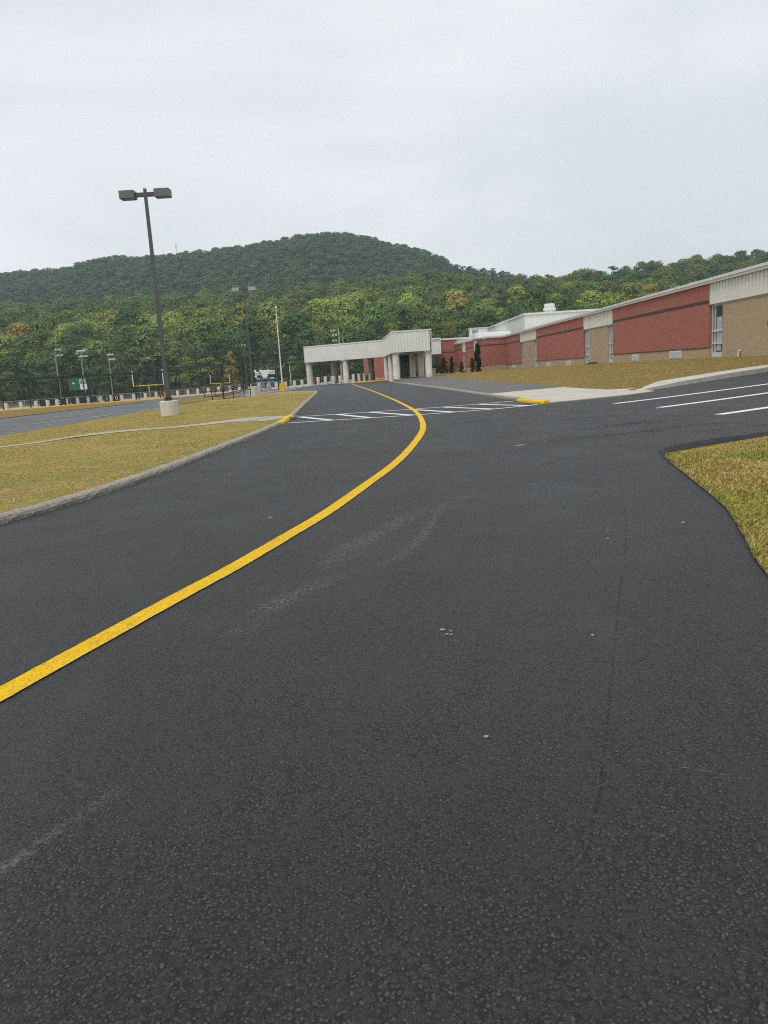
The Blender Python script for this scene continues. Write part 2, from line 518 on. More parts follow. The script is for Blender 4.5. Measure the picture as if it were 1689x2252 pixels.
M['frame'] = simple('window_frame', (0.50, 0.525, 0.50), 0.45, 0, 0.06)
M['curtain'] = simple('window_blind', (0.36, 0.41, 0.48), 0.9, 0, 0.35, 4)
M['dark'] = simple('interior_shade', (0.015, 0.016, 0.018), 0.8)  # shade of unlit rooms put into the colour
M['vent'] = simple('vent_grille', (0.55, 0.57, 0.57), 0.5, 0, 0.06)
M['pole'] = simple('dark_bronze_pole', (0.062, 0.063, 0.067), 0.5, 0.0, 0.2, 1.5)
M['lamp_box'] = simple('bronze_lamp_housing', (0.118, 0.118, 0.116), 0.5, 0.2, 0.15, 2)
M['lens'] = simple('lamp_lens', (0.085, 0.085, 0.090), 0.2, 0, 0.1)
M['black_metal'] = simple('black_metal', (0.013, 0.013, 0.014), 0.5, 0.0, 0.2)
M['galv'] = simple('galvanised_steel', (0.34, 0.35, 0.35), 0.45, 0.5, 0.12)
M['white_pole'] = simple('white_pole', (0.66, 0.66, 0.63), 0.4, 0, 0.05)
M['wood_pole'] = simple('weathered_wood_pole', (0.27, 0.235, 0.185), 0.85, 0, 0.2, 6)
M['flood'] = simple('floodlight_reflector', (0.80, 0.81, 0.82), 0.3, 0, 0.03)
M['goal'] = simple('yellow_goalpost', (0.50, 0.34, 0.04), 0.5, 0, 0.06)
M['safety_yellow'] = simple('safety_yellow', (0.70, 0.38, 0.008), 0.55, 0, 0.1)
M['cone'] = simple('orange_cone', (0.66, 0.085, 0.018), 0.55, 0, 0.1)
M['red'] = simple('red_plastic', (0.50, 0.035, 0.03), 0.5, 0, 0.1)
M['green_sign'] = simple('green_scoreboard', (0.010, 0.105, 0.038), 0.5, 0, 0.12, 0.6)
M['sign_white'] = simple('sign_white', (0.66, 0.69, 0.70), 0.5, 0, 0.05)
M['sign_blue'] = simple('pale_blue_post', (0.20, 0.30, 0.44), 0.5, 0, 0.1)
M['sign_teal'] = simple('dark_teal_board', (0.012, 0.050, 0.060), 0.4, 0, 0.15)
M['sign_mint'] = simple('pale_mint_strip', (0.45, 0.60, 0.58), 0.5, 0, 0.05)
M['sign_ink'] = simple('sign_ink', (0.035, 0.04, 0.045), 0.6)
M['sign_gold'] = simple('sign_gold', (0.45, 0.40, 0.10), 0.5)
M['banner'] = simple('dark_banner', (0.028, 0.030, 0.034), 0.7)
M['bark'] = simple('bark', (0.085, 0.070, 0.055), 0.9, 0, 0.3, 8)
M['dead_bark'] = simple('bare_grey_wood', (0.235, 0.205, 0.180), 0.9, 0, 0.2, 3)
M['soil'] = simple('bare_soil', (0.17, 0.115, 0.075), 0.95, 0, 0.25, 1.2)
def m_glass():
    t = NT('window_glass')
    t.pbr((0.055, 0.066, 0.074), 0.06, None, 0, 0.6)
    return t.mat
M['glass'] = m_glass()
def m_mesh():
    t = NT('chain_link')
    b = t.new('BsdfDiffuse'); b.inputs['Color'].default_value = (0.22, 0.23, 0.23, 1)
    tr = t.new('BsdfTransparent')
    mx = t.new('MixShader'); mx.inputs[0].default_value = 0.22
    w = t.noise(t.co(), 40, 2); t.l.new(t.math('MULTIPLY', w, 0.55), mx.inputs[0])
    t.l.new(tr.outputs[0], mx.inputs[1]); t.l.new(b.outputs[0], mx.inputs[2]); t.l.new(mx.outputs[0], t.out.inputs['Surface'])
    return t.mat
M['chain'] = m_mesh()

def leaf_shader(t, col, trans=0.22):
    d = t.new('BsdfDiffuse'); t.inp(d.inputs['Color'], col)
    tr = t.new('BsdfTranslucent'); t.inp(tr.inputs['Color'], t.mix(0.5, col, (0.12, 0.14, 0.02)))
    mx = t.new('MixShader'); mx.inputs[0].default_value = trans
    t.l.new(d.outputs[0], mx.inputs[1]); t.l.new(tr.outputs[0], mx.inputs[2]); t.l.new(mx.outputs[0], t.out.inputs['Surface'])
def m_leaf_obj():
    t = NT('tree_leaves')
    oi = t.new('ObjectInfo'); g = t.new('NewGeometry')
    r = g.outputs['Random Per Island']
    col = t.mix(r, t.mix(1.0, oi.outputs['Color'], (0.85, 0.87, 0.85), 'MULTIPLY'), t.mix(1.0, oi.outputs['Color'], (1.18, 1.15, 1.10), 'MULTIPLY'))
    leaf_shader(t, col)
    return t.mat
def m_leaf_forest(name, stops):
    t = NT(name)
    oi = t.new('ObjectInfo'); g = t.new('NewGeometry')
    base = t.ramp(oi.outputs['Random'], stops)
    k = t.ramp(g.outputs['Random Per Island'], [(0.0, 0.82), (1.0, 1.18)])
    leaf_shader(t, t.mix(1.0, base, k, 'MULTIPLY'))
    return t.mat
M['leaf'] = m_leaf_obj()
M['leaf_wood'] = m_leaf_forest('wood_leaves', [(0.0, (0.070, 0.120, 0.040)), (0.25, (0.100, 0.150, 0.044)), (0.50, (0.135, 0.175, 0.046)), (0.70, (0.180, 0.210, 0.048)), (0.82, (0.075, 0.120, 0.046)), (0.975, (0.160, 0.185, 0.048)), (1.0, (0.190, 0.140, 0.060))])
M['leaf_hill'] = m_leaf_forest('hill_leaves', [(0.0, (0.048, 0.096, 0.044)), (0.30, (0.062, 0.112, 0.048)), (0.65, (0.080, 0.130, 0.050)), (0.90, (0.100, 0.142, 0.052)), (0.97, (0.120, 0.140, 0.054)), (1.0, (0.140, 0.115, 0.056))])
M['leaf_pine'] = m_leaf_forest('pine_needles', [(0.0, (0.040, 0.088, 0.042)), (1.0, (0.058, 0.112, 0.048))])

# ------------------------------------------------------------------ ground heights
def sm(t):
    t = np.clip(t, 0, 1)
    return t * t * (3 - 2 * t)

RIDGE_X = [-1400, -900, -620, -459, -397, -355, -313, -296, -273, -218, -149, -121, -73, -46, -23, -2, 38, 60, 75, 88, 95, 103, 140, 260, 500, 1400]
RIDGE_Z = [65, 90, 113, 129, 134, 134, 142, 144, 140, 143, 146, 149, 155, 156, 153, 146, 133, 126, 120, 115, 107, 84, 66, 50, 60, 60]

def near_h(x, y):
    """heights of everything on the school's plateau"""
    x, y = np.asarray(x, float), np.asarray(y, float)
    h = 0.011 * ((x - 8.6) + np.sqrt((x - 8.6) ** 2 + 9) - 0.25) * sm((60 - y) / 20)
    h = h - 0.2 * sm((y - 60) / 65) * sm((4 - x) / 6)
    h = h + np.interp(x, [-40, -17, -9], [-0.8, -0.45, 0])
    return h

def H(x, y):
    x, y = np.asarray(x, float), np.asarray(y, float)
    h = near_h(x, np.minimum(y, 300))
    h = h - 1.7 * sm((y - 152) / 140) * sm((0 - x) / 25)
    up = np.maximum(0, y - 318)
    cap = 51 + 0 * x
    right = sm((x - 40) / 70)
    slope = up * (0.17 + 0.03 * right)
    capr = 33 + np.clip((x - 92) * 0.095, 0, 30)
    mid = np.minimum(slope, cap * (1 - right) + capr * right)
    zr = np.interp(x, RIDGE_X, RIDGE_Z)
    t = sm((y - 600) / 400)
    main = np.where(y <= 1000, mid + (zr - mid) * t, zr * np.exp(-((np.maximum(y, 1000) - 1000) / 420) ** 2))
    r2 = np.interp(x, [20, 60, 83, 112, 154, 260, 600], [0, 78, 89, 84, 74, 60, 40]) * np.exp(-((y - 800) / 110) ** 2)
    far = np.maximum(main, r2)
    return h + far * sm((y - 318) / 30) * 1.0 + np.where(y > 318, 0.0, 0.0)

def edge_dist(x, y, line):
    best = np.full(np.shape(x), 1e9)
    for (x0, y0), (x1, y1) in zip(line[:-1], line[1:]):
        dx, dy = x1 - x0, y1 - y0
        t = np.clip(((x - x0) * dx + (y - y0) * dy) / (dx * dx + dy * dy), 0, 1)
        best = np.minimum(best, np.hypot(x - x0 - t * dx, y - y0 - t * dy))
    return best

WALL_Y = [40, 51, 72, 82, 105, 117, 131, 160]
WALL_Z = [0.95, 0.95, 0.83, 0.74, 0.56, 0.42, 0.33, 0.28]
WALK_BACK = [(8.3, 118.0), (8.6, 80.0), (8.75, 60.0), (8.9, 46.0), (8.95, 34.2), (9.4, 30.4), (12.2, 33.4), (16.2, 37.5), (21.5, 42.2), (30, 49)]
def lawn_h(x, y):
    """the lawn that climbs from the walk to the long brick wall"""
    x, y = np.asarray(x, float), np.asarray(y, float)
    d = edge_dist(x, y, WALK_BACK)
    dw = np.maximum(22.0 - x, 0)
    t = d / (d + dw + 1e-6)
    e = 0.12 + 0.030 * np.maximum(0, x - 8.8) * sm((60 - y) / 20) + 0.17 * sm((y - 70) / 30)
    return e + (np.interp(y, WALL_Y, WALL_Z) - e) * np.maximum(sm(t), t)

def inside(px, py, poly):
    r = np.zeros(px.shape, bool)
    n = len(poly)
    for i in range(n):
        x0, y0 = poly[i]; x1, y1 = poly[(i + 1) % n]
        c = ((y0 > py) != (y1 > py)) & (px < (x1 - x0) * (py - y0) / (y1 - y0 + 1e-12) + x0)
        r ^= c
    return r

def resample(poly, step, closed=True):
    out = []
    n = len(poly)
    for i in range(n if closed else n - 1):
        a, b = poly[i], poly[(i + 1) % n]
        k = max(1, int(math.hypot(b[0] - a[0], b[1] - a[1]) / step))
        out += [(a[0] + (b[0] - a[0]) * j / k, a[1] + (b[1] - a[1]) * j / k) for j in range(k)]
    if not closed:
        out.append(poly[-1])
    return out

def smooth_line(pts, n=8):
    """Catmull-Rom through the points"""
    P = [Vector(p) for p in pts]
    P = [P[0] * 2 - P[1]] + P + [P[-1] * 2 - P[-2]]
    out = []
    for i in range(1, len(P) - 2):
        for j in range(n):
            t = j / n
            a, b, c, d = P[i - 1], P[i], P[i + 1], P[i + 2]
            q = 0.5 * ((2 * b) + (c - a) * t + (2 * a - 5 * b + 4 * c - d) * t * t + (3 * b - a - 3 * c + d) * t ** 3)
            out.append(tuple(q))
    out.append(tuple(P[-2]))
    return out

def sheet(name, poly, hfun, off, mat, step=2.0, estep=None, skirt=0.0):
    poly = resample(poly, estep or step)
    xs = [p[0] for p in poly]; ys = [p[1] for p in poly]
    gx, gy = np.meshgrid(np.arange(min(xs), max(xs), step) + 0.013, np.arange(min(ys), max(ys), step) + 0.017)
    gx, gy = gx.ravel(), gy.ravel()
    k = inside(gx, gy, poly) & (edge_dist(gx, gy, poly + [poly[0]]) > step * 0.35)
    pts = [Vector(p) for p in poly] + [Vector((a, b)) for a, b in zip(gx[k], gy[k])]
    n = len(poly)
    vo, _, fo, *_ = delaunay_2d_cdt(pts, [], [list(range(n))], 1, 1e-5)
    z = hfun(np.array([v[0] for v in vo]), np.array([v[1] for v in vo])) + off
    verts = [(v[0], v[1], float(zz)) for v, zz in zip(vo, z)]
    faces = []
    for f in fo:
        a, b, c = (Vector(verts[i]) for i in f[:3])
        faces.append(tuple(f) if (b - a).cross(c - a).z > 0 else tuple(reversed(f)))
    if skirt:
        m = len(verts)
        hz = hfun(np.array(xs), np.array(ys)) + off
        verts += [(p[0], p[1], float(h)) for p, h in zip(poly, hz)] + [(p[0], p[1], float(h) - skirt) for p, h in zip(poly, hz)]
        faces += [(m + i, m + (i + 1) % n, m + n + (i + 1) % n, m + n + i) for i in range(n)]
    me = bpy.data.meshes.new(name)
    me.from_pydata(verts, [], faces)
    me.materials.append(mat)
    me.update()
    return link(name, me)

def ribbon(name, line, width, hfun, off, mat, parent=None, jitter=0.0, seed=1, thick=0.0):
    """flat strip along a line, with uv u across and v along"""
    rnd = random.Random(seed)
    vs, fs, uv = [], [], []
    n = len(line)
    for i, p in enumerate(line):
        a, b = Vector(line[max(0, i - 1)][:2]), Vector(line[min(n - 1, i + 1)][:2])
        d = (b - a).normalized(); nr = Vector((d.y, -d.x))
        w = width[i] if isinstance(width, (list, tuple)) else width
        for s in (-0.5, 0.5):
            q = Vector(p[:2]) + nr * (w * s + rnd.uniform(-jitter, jitter))
            vs.append((q.x, q.y, float(hfun(q.x, q.y)) + off)); uv.append((s + 0.5, i / (n - 1)))
    for i in range(n - 1):
        fs.append((2 * i, 2 * i + 1, 2 * i + 3, 2 * i + 2))
    me = bpy.data.meshes.new(name)
    me.from_pydata(vs, [], fs)
    ul = me.uv_layers.new(name='UVMap')
    for lp in me.loops:
        ul.data[lp.index].uv = uv[lp.vertex_index]
    me.materials.append(mat)
    me.update()
    if me.polygons[0].normal.z < 0:
        me.flip_normals()
    return link(name, me, parent)

# ------------------------------------------------------------------ terrain sheet reaching the horizon
def terrain():
    ys = np.concatenate([np.arange(-80, 320, 8.0), np.arange(320, 1000, 16.0), np.arange(1000, 1700, 50.0), [1900, 2200]])
    av = np.linspace(-1.0, 1.0, 150)
    X = av[None, :] * np.maximum(np.abs(ys) * 1.35, 110)[:, None]
    Y = np.repeat(ys[:, None], len(av), 1)
    Z = H(X, Y) - 0.25
    Z = Z - 0.5 * ((Y < 170) & (X > -70))          # well below the paved sheets
    nr, nc = X.shape
    verts = np.stack([X, Y, Z], -1).reshape(-1, 3)
    i = np.arange(nr - 1)[:, None] * nc + np.arange(nc - 1)[None, :]
    faces = np.stack([i, i + 1, i + nc + 1, i + nc], -1).reshape(-1, 4)
    return np_mesh('terrain', verts, faces, M['field'], True)
struct(link('terrain', terrain()), 'structure', 'grassy ground rising to the wooded hill')

# ------------------------------------------------------------------ road, parking lot, markings
RIM = [(0.9, -6), (1.55, 0.0), (1.95, 2.6), (2.42, 4.72), (2.84, 6.0), (3.17, 7.06), (3.57, 8.87), (3.87, 10.27), (4.04, 10.96), (4.18, 11.35), (4.42, 11.72), (4.85, 12.10), (5.47, 12.50), (6.53, 12.98), (9.0, 14.1), (16.0, 17.4), (40, 29)]
RIM = smooth_line(RIM, 6)
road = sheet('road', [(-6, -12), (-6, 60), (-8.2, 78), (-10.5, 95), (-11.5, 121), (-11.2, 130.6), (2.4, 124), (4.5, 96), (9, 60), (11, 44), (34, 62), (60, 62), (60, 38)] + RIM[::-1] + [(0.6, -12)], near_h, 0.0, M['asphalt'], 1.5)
struct(road, 'structure', 'freshly laid dark asphalt driveway')
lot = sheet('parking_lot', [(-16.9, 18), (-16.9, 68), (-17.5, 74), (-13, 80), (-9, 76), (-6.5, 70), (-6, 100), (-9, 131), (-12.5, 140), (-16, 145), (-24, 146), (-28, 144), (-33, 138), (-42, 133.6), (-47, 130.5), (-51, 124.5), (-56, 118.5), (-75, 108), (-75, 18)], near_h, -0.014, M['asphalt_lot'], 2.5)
struct(lot, 'structure', 'worn pale grey asphalt car park below the island')

YEL = [(-2.35, 2.1), (-2.13, 2.9), (-1.94, 3.57), (-1.73, 4.25), (-1.43, 5.2), (-1.22, 5.84), (-0.97, 6.72), (-0.63, 7.96), (-0.37, 9.14), (-0.16, 10.14), (0.19, 11.85), (0.55, 14.15), (0.91, 17.0), (1.09, 18.94), (1.22, 21.48), (1.29, 24.36), (1.28, 27.6), (1.09, 32.98), (0.65, 41.94), (-0.46, 61.27), (-2.3, 92.0), (-3.75, 121.0)]
ribbon('yellow_line', smooth_line(YEL, 10), 0.150, near_h, 0.008, M['yellow_paint'], road, 0.003)
def wline(pts, w, name='white_line', mat='white_paint', par=None, off=0.006):
    return ribbon(name, resample(pts, 0.8, False), w, near_h, off, M[mat], par or road, 0.004, len(pts))
near_l = [(-2.86, 24.6), (1.2, 24.45), (2.5, 24.66), (3.8, 24.95), (5.0, 25.6), (5.36, 25.95)]
far_l = [(-2.93, 28.0), (1.05, 28.1), (2.4, 28.3), (3.7, 28.7), (5.12, 29.15)]
wline(near_l, 0.17); wline(far_l, 0.17)
for a, b in [((-2.75, 27.7), (-1.50, 24.70)), ((-1.45, 27.9), (-0.26, 24.66)), ((-0.28, 28.0), (1.08, 24.56)), ((1.22, 28.0), (2.42, 24.74)), ((2.42, 28.18), (3.72, 25.0)), ((3.75, 28.6), (4.95, 25.7))]:
    wline([a, b], 0.21, 'crosswalk_stripe', off=0.0045)
wline([(7.23, 23.55), (13.2, 27.1), (22, 32.6)], 0.26, 'parking_line')
wline([(7.5, 20.55), (11.2, 22.75), (20, 28.2)], 0.26, 'parking_line')
wline([(7.56, 17.1), (9.0, 17.95), (17, 22.8)], 0.26, 'parking_line')
# faded bay lines of the lower lot
for i in range(11):
    y = 33 + i * 3.4
    wline([(-18.2, y), (-22.8, y + 1.2)], 0.12, 'bay_line', 'old_white_paint', lot, 0.004)
for i in range(13):
    y = 56 + i * 3.3
    wline([(-34.0, y), (-29.4, y - 1.0)], 0.12, 'bay_line', 'old_white_paint', lot, 0.004)
for a, b, w in [((-20.5, 55.5), (-18.6, 58.5), 0.35), ((-22.6, 50.5), (-19.6, 56.5), 0.3), ((-19.0, 62), (-17.8, 66.5), 0.5), ((-18.6, 78), (-17.6, 84), 0.4), ((-27, 64), (-26, 72), 0.3), ((-26, 84), (-24, 92), 0.3)]:
    wline([a, b], w, 'lot_arrow', 'old_white_paint', lot, 0.005)
# blue accessible bays in front of the canopy
for k, (x, y) in enumerate([(-8.9, 88), (-7.6, 92), (-9.4, 97), (-7.9, 101)]):
    ribbon('blue_bay_mark', [(x - 1.0, y - 1.6), (x, y), (x + 0.9, y + 1.8)], 0.9, near_h, 0.004, M['blue_paint'], road, 0.1, k)
for k, (x, y) in enumerate([(-6.6, 76), (-7.4, 82), (-10.2, 92), (-6.0, 87), (-9.8, 104)]):
    wline([(x - 1.6, y), (x + 1.5, y + 0.6)], 0.3, 'bay_line', 'old_white_paint', road, 0.005)

# paving joint, tyre scuffs and spilled paint
ribbon('paving_joint', smooth_line([(0.1, 1.05), (0.3, 1.5), (0.47, 1.89), (0.62, 2.26), (0.74, 2.58), (1.43, 4.59), (1.97, 6.14), (2.78, 8.86), (3.4, 11.2)], 8), 0.016, near_h, 0.0022, M['seam'], road, 0.002, 4)
for k, (pts, w, m) in enumerate([
        ([(-1.36, 1.95), (-1.26, 2.15), (-1.16, 2.35), (-1.02, 2.62)], 0.085, 'dust'),
        ([(-0.15, 5.45), (-0.02, 5.71), (0.1, 5.89), (0.33, 6.59), (0.63, 7.94), (1.2, 8.82)], 0.16, 'dust'),
        ([(-0.55, 5.6), (-0.25, 6.4), (0.15, 7.3), (0.62, 8.2)], 0.35, 'dust'),
        ([(0.72, 2.62), (1.0, 2.5), (1.22, 2.37)], 0.012, 'dust'),
        ([(2.0, 16.2), (3.2, 16.9), (4.8, 17.3)], 0.25, 'dust'), ([(1.7, 13.2), (2.4, 13.5), (3.1, 13.4)], 0.25, 'dust'),
        ([(4.6, 17.8), (5.6, 19.2), (7.0, 19.8)], 0.18, 'dust'), ([(-0.9, 4.2), (-0.7, 4.9), (-0.3, 5.5)], 0.3, 'dust'),
        ([(7.6, 16.4), (8.6, 16.2), (9.6, 15.8)], 0.06, 'dust'),
        ([(4.0, 15.5), (5.2, 16.3), (6.8, 16.6)], 0.7, 'rubber'), ([(4.6, 14.2), (5.6, 14.9), (7.2, 15.1)], 0.8, 'rubber'),
        ([(3.8, 18.4), (5.0, 18.9), (6.4, 18.9)], 0.5, 'rubber'), ([(3.0, 13.6), (4.2, 14.3), (5.4, 14.4)], 0.5, 'rubber'),
        ([(4.7, 21.0), (6.0, 21.4), (7.2, 21.3)], 0.45, 'rubber'), ([(1.8, 19.5), (2.8, 20.1), (4.0, 20.2)], 0.4, 'rubber'),
        ([(5.6, 13.6), (6.4, 14.1), (7.6, 14.3)], 0.35, 'rubber')]):
    ribbon('tyre_scuff' if m == 'rubber' else 'dust_mark', smooth_line(pts, 6), w, near_h, 0.0022, M[m], road, 0.0, k)
rs = random.Random(8)
def blob(x, y, r, ex=1.6):
    n = 9
    a0 = rs.uniform(0, 6)
    mb = MB()
    pts = [(x + r * ex * rs.uniform(0.6, 1.1) * math.cos(a0 + i * 6.283 / n), y + r * rs.uniform(0.6, 1.1) * math.sin(a0 + i * 6.283 / n)) for i in range(n)]
    z = float(near_h(x, y))
    mb.prism(pts, z + 0.001, z + 0.006)
    mb.build('paint_spot', M['speck'], road)
for x, y, r in [(0.285, 4.11, 0.020), (0.305, 4.03, 0.011), (0.325, 4.02, 0.009), (0.33, 4.08, 0.008), (1.06, 3.87, 0.010), (-1.2, 7.98, 0.030), (1.88, 6.34, 0.012), (2.56, 6.45, 0.022), (0.345, 2.82, 0.010), (1.79, 6.04, 0.012),
                (2.48, 13.51, 0.09), (3.0, 13.9, 0.03), (0.2, 33, 0.1), (-0.5, 33.4, 0.08), (7.3, 20.2, 0.05), (8.0, 17.2, 0.06), (9.3, 16.2, 0.03)]:
    blob(x, y, r * 0.62)

# ragged asphalt rim along the right-hand grass
def corner_h(x, y):
    d = edge_dist(np.asarray(x, float), np.asarray(y, float), RIM)
    x, y = np.asarray(x, float), np.asarray(y, float)
    side = sm((y - 10.2) / 1.6)      # the bank falls away a little from the side road
    return near_h(x, y) + 0.055 * sm(d / 0.6) - 0.095 * side + 0.03
corner = sheet('lawn', RIM + [(60, 29), (60, -12), (1.2, -12)], corner_h, -0.018, M['lawn'], 0.8, 0.3, 0.0)
struct(corner, 'structure', 'patchy brown and green grass at the right corner')
def rim_strip():
    rnd = random.Random(3)
    vs, fs = [], []
    L = [p for p in resample(RIM, 0.05, False) if p[1] > 1.0 and p[0] < 14]
    n = len(L)
    for i, p in enumerate(L):
        a, b = Vector(L[max(0, i - 2)]), Vector(L[min(n - 1, i + 2)])
        d = (b - a).normalized(); nr = Vector((d.y, -d.x))
        far = float(sm((p[1] - 10.6) / 1.2))
        w = 0.012 + 0.15 * far
        prof = [(-0.006 - 0.04 * far, 0.004), (0.0, 0.012 - 0.002 * far), (w * 0.5, 0.012 - 0.035 * far), (w, -0.015 - 0.055 * far), (w + 0.01 + 0.04 * far, -0.05 - 0.06 * far)]
        for o, z in prof:
            q = Vector(p) + nr * (o + rnd.uniform(-0.012, 0.012) * (0.25 + 1.75 * far))
            vs.append((q.x, q.y, float(near_h(q.x, q.y)) + z + rnd.uniform(-0.006, 0.008) * (0.4 + 0.6 * far)))
    k = 5
    for i in range(n - 1):
        for j in range(k - 1):
            fs.append((i * k + j, i * k + j + 1, (i + 1) * k + j + 1, (i + 1) * k + j))
    me = bpy.data.meshes.new('asphalt_rim')
    me.from_pydata(vs, [], fs)
    me.materials.append(M['asphalt_edge'])
    me.update()
    if sum(p.normal.z for p in me.polygons) < 0:
        me.flip_normals()
    return link('asphalt_rim', me, road)
rim_strip()

# ------------------------------------------------------------------ left island: kerb, lawn, path
KERB = smooth_line([(-6.9, 1.5), (-5.6, 5.2), (-4.42, 8.5), (-3.98, 10.0), (-3.70, 11.9), (-3.48, 14.2), (-3.32, 16.9), (-3.14, 19.5), (-2.98, 23.9), (-3.02, 27.4), (-3.18, 31.0), (-3.57, 38.5), (-4.2, 52.0), (-4.75, 63.0), (-5.1, 67.5)], 12)
KERB = resample(KERB, 0.30, False)
KH = 0.095
def left_nr(line, i):
    n = len(line)
    a, b = Vector(line[max(0, i - 1)]), Vector(line[min(n - 1, i + 1)])
    d = (b - a).normalized()
    return Vector((-d.y, d.x))
def kerb_mesh(line, hfun, w, h, rnd, side=1, rough=0.006):
    """rounded kerb: outline swept along the line; two materials: top/body and chipped road face"""
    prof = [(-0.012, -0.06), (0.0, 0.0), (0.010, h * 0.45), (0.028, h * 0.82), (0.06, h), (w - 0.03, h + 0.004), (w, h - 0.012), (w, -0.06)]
    vs, fs, ms = [], [], []
    k = len(prof)
    for i, p in enumerate(line):
        nr = left_nr(line, i) * side
        for j, (o, z) in enumerate(prof):
            q = Vector(p) + nr * (o + (rnd.uniform(-rough, rough) if 0 < j < k - 1 else 0))
            vs.append((q.x, q.y, float(hfun(q.x, q.y)) + z + (rnd.uniform(-rough, rough) * 0.7 if 0 < j < k - 1 else 0)))
    for i in range(len(line) - 1):
        for j in range(k - 1):
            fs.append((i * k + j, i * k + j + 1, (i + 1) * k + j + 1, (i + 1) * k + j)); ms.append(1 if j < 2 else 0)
    m = (len(line) - 1) * k
    fs += [tuple(range(k - 1, -1, -1)), tuple(range(m, m + k))]; ms += [0, 0]
    return vs, fs, ms
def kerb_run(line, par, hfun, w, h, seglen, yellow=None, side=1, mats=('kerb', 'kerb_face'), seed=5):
    rnd = random.Random(seed)
    dist = [0]
    for a, b in zip(line[:-1], line[1:]):
        dist.append(dist[-1] + math.hypot(b[0] - a[0], b[1] - a[1]))
    tot = dist[-1]
    cuts = [0]
    marks = list(yellow or [])
    while cuts[-1] < tot - 0.1:
        nx = cuts[-1] + seglen * rnd.uniform(0.85, 1.2)
        for y0, y1 in marks:
            for c in (y0, y1):
                if cuts[-1] + 0.05 < c < nx:
                    nx = c
        cuts.append(min(nx, tot))
    pt = lambda s: tuple(np.array([np.interp(s, dist, [p[0] for p in line]), np.interp(s, dist, [p[1] for p in line])]))
    for a, b in zip(cuts[:-1], cuts[1:]):
        g = 0.006
        n = max(3, int((b - a) / 0.16))
        seg = [pt(a + g + (b - a - 2 * g) * i / n) for i in range(n + 1)]
        vs, fs, ms = kerb_mesh(seg, hfun, w, h, rnd, side)
        isy = any(y0 - 0.01 <= (a + b) / 2 <= y1 + 0.01 for y0, y1 in marks)
        me = bpy.data.meshes.new('kerb_segment')
        me.from_pydata(vs, [], fs)
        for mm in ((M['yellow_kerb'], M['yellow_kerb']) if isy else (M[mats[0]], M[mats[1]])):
            me.materials.append(mm)
        me.polygons.foreach_set('material_index', ms)
        me.update()
        o = link('kerb_segment', me, par)
        if isy:
            o['label'] = 'yellow painted kerb end at the crossing'
kerb = bpy.data.objects.new('kerb', None); COL.objects.link(kerb)
struct(kerb, 'structure', 'weathered rounded concrete kerb of the left island')
def arclen(line, y):
    s = 0
    for a, b in zip(line[:-1], line[1:]):
        if b[1] >= y:
            return s
        s += math.hypot(b[0] - a[0], b[1] - a[1])
    return s
ya, yb = arclen(KERB, 24.0), arclen(KERB, 28.2)
kerb_run(KERB, kerb, near_h, 0.20, KH, 3.0, [(ya, yb), (arclen(KERB, 65.6), arclen(KERB, 68))])
# around the tip of the island and back along the car park
TIP = smooth_line([(-5.12, 67.55), (-5.5, 69.2), (-6.6, 71.5), (-8.0, 72.8), (-9.8, 72.6), (-11.2, 71.2)], 6)
kerb_run(TIP, kerb, near_h, 0.18, KH, 2.2, None, 1, ('concrete', 'concrete'), 6)

KIN = [tuple(Vector(p) + left_nr(KERB, i) * 0.185) for i, p in enumerate(KERB)]
TIN = [tuple(Vector(p) + left_nr(TIP, i) * 0.165) for i, p in enumerate(TIP)]
def isl_h(x, y):
    return near_h(x, y) + 0.06 + 0.035 * np.sin(np.asarray(x) * 1.1 + np.asarray(y) * 0.7) * 0.5
ISLAND = KIN + TIN + [(-13.0, 71.5), (-16.9, 69.5), (-16.95, 18), (-30, 10), (-30, -10), (-8, -10)]
island = sheet('lawn', ISLAND, isl_h, 0.02, M['lawn'], 1.2, 0.6, 0.35)
struct(island, 'structure', 'dry yellow green grass island left of the driveway')
PATH = smooth_line([(-3.19, 26.0), (-3.7, 26.2), (-4.5, 26.55), (-7.2, 24.75), (-9.15, 23.4), (-11.0, 22.3), (-14.5, 20.2), (-20, 17)], 8)
path = ribbon('footpath', PATH, [2.4 if p[0] > -3.7 else max(0.95, 2.4 - (-3.7 - p[0]) * 0.8) for p in PATH], lambda x, y: isl_h(x, y), 0.032, M['old_path'])
struct(path, 'structure', 'narrow worn concrete footpath crossing the grass island')

# grass strips and patches round the car park
STRIP = [(-35.3, 55), (-35.6, 72), (-36.2, 86), (-34.6, 97), (-33.4, 112), (-36, 117), (-40, 122), (-44.5, 126.5), (-48, 124), (-51.5, 119.5), (-56, 114.5), (-75, 104), (-75, 55)]
struct(sheet('lawn', STRIP, near_h, 0.05, M['lawn_brown'], 3.0, 2.0, 0.2), 'structure', 'brownish grass strip between the car park and the bollards')
PATCH = smooth_line([(-17.2, 76), (-16.0, 88), (-18.0, 103), (-20.5, 113), (-23.5, 117), (-25.5, 112), (-24.5, 98), (-21.5, 84), (-18.6, 76.5)], 5)
struct(sheet('lawn', PATCH, near_h, 0.05, M['lawn_brown'], 2.0, 1.0, 0.2), 'structure', 'small grass patch beyond the black handrails')
VERGE = [(-16.8, 99.0), (-14.5, 98.8), (-12.6, 102.5), (-11.3, 110), (-11.8, 119), (-16, 121), (-17.5, 110)]
struct(sheet('lawn', VERGE, near_h, 0.06, M['soil'], 2.0, 1.0, 0.2), 'structure', 'bare earth bed under the sign boards')
VK = smooth_line([(-16.9, 98.6), (-14.4, 98.4), (-12.3, 102.3), (-11.0, 110), (-11.3, 121)], 5)
vk = bpy.data.objects.new('kerb', None); COL.objects.link(vk)
struct(vk, 'structure', 'pale kerb curving round the sign bed')
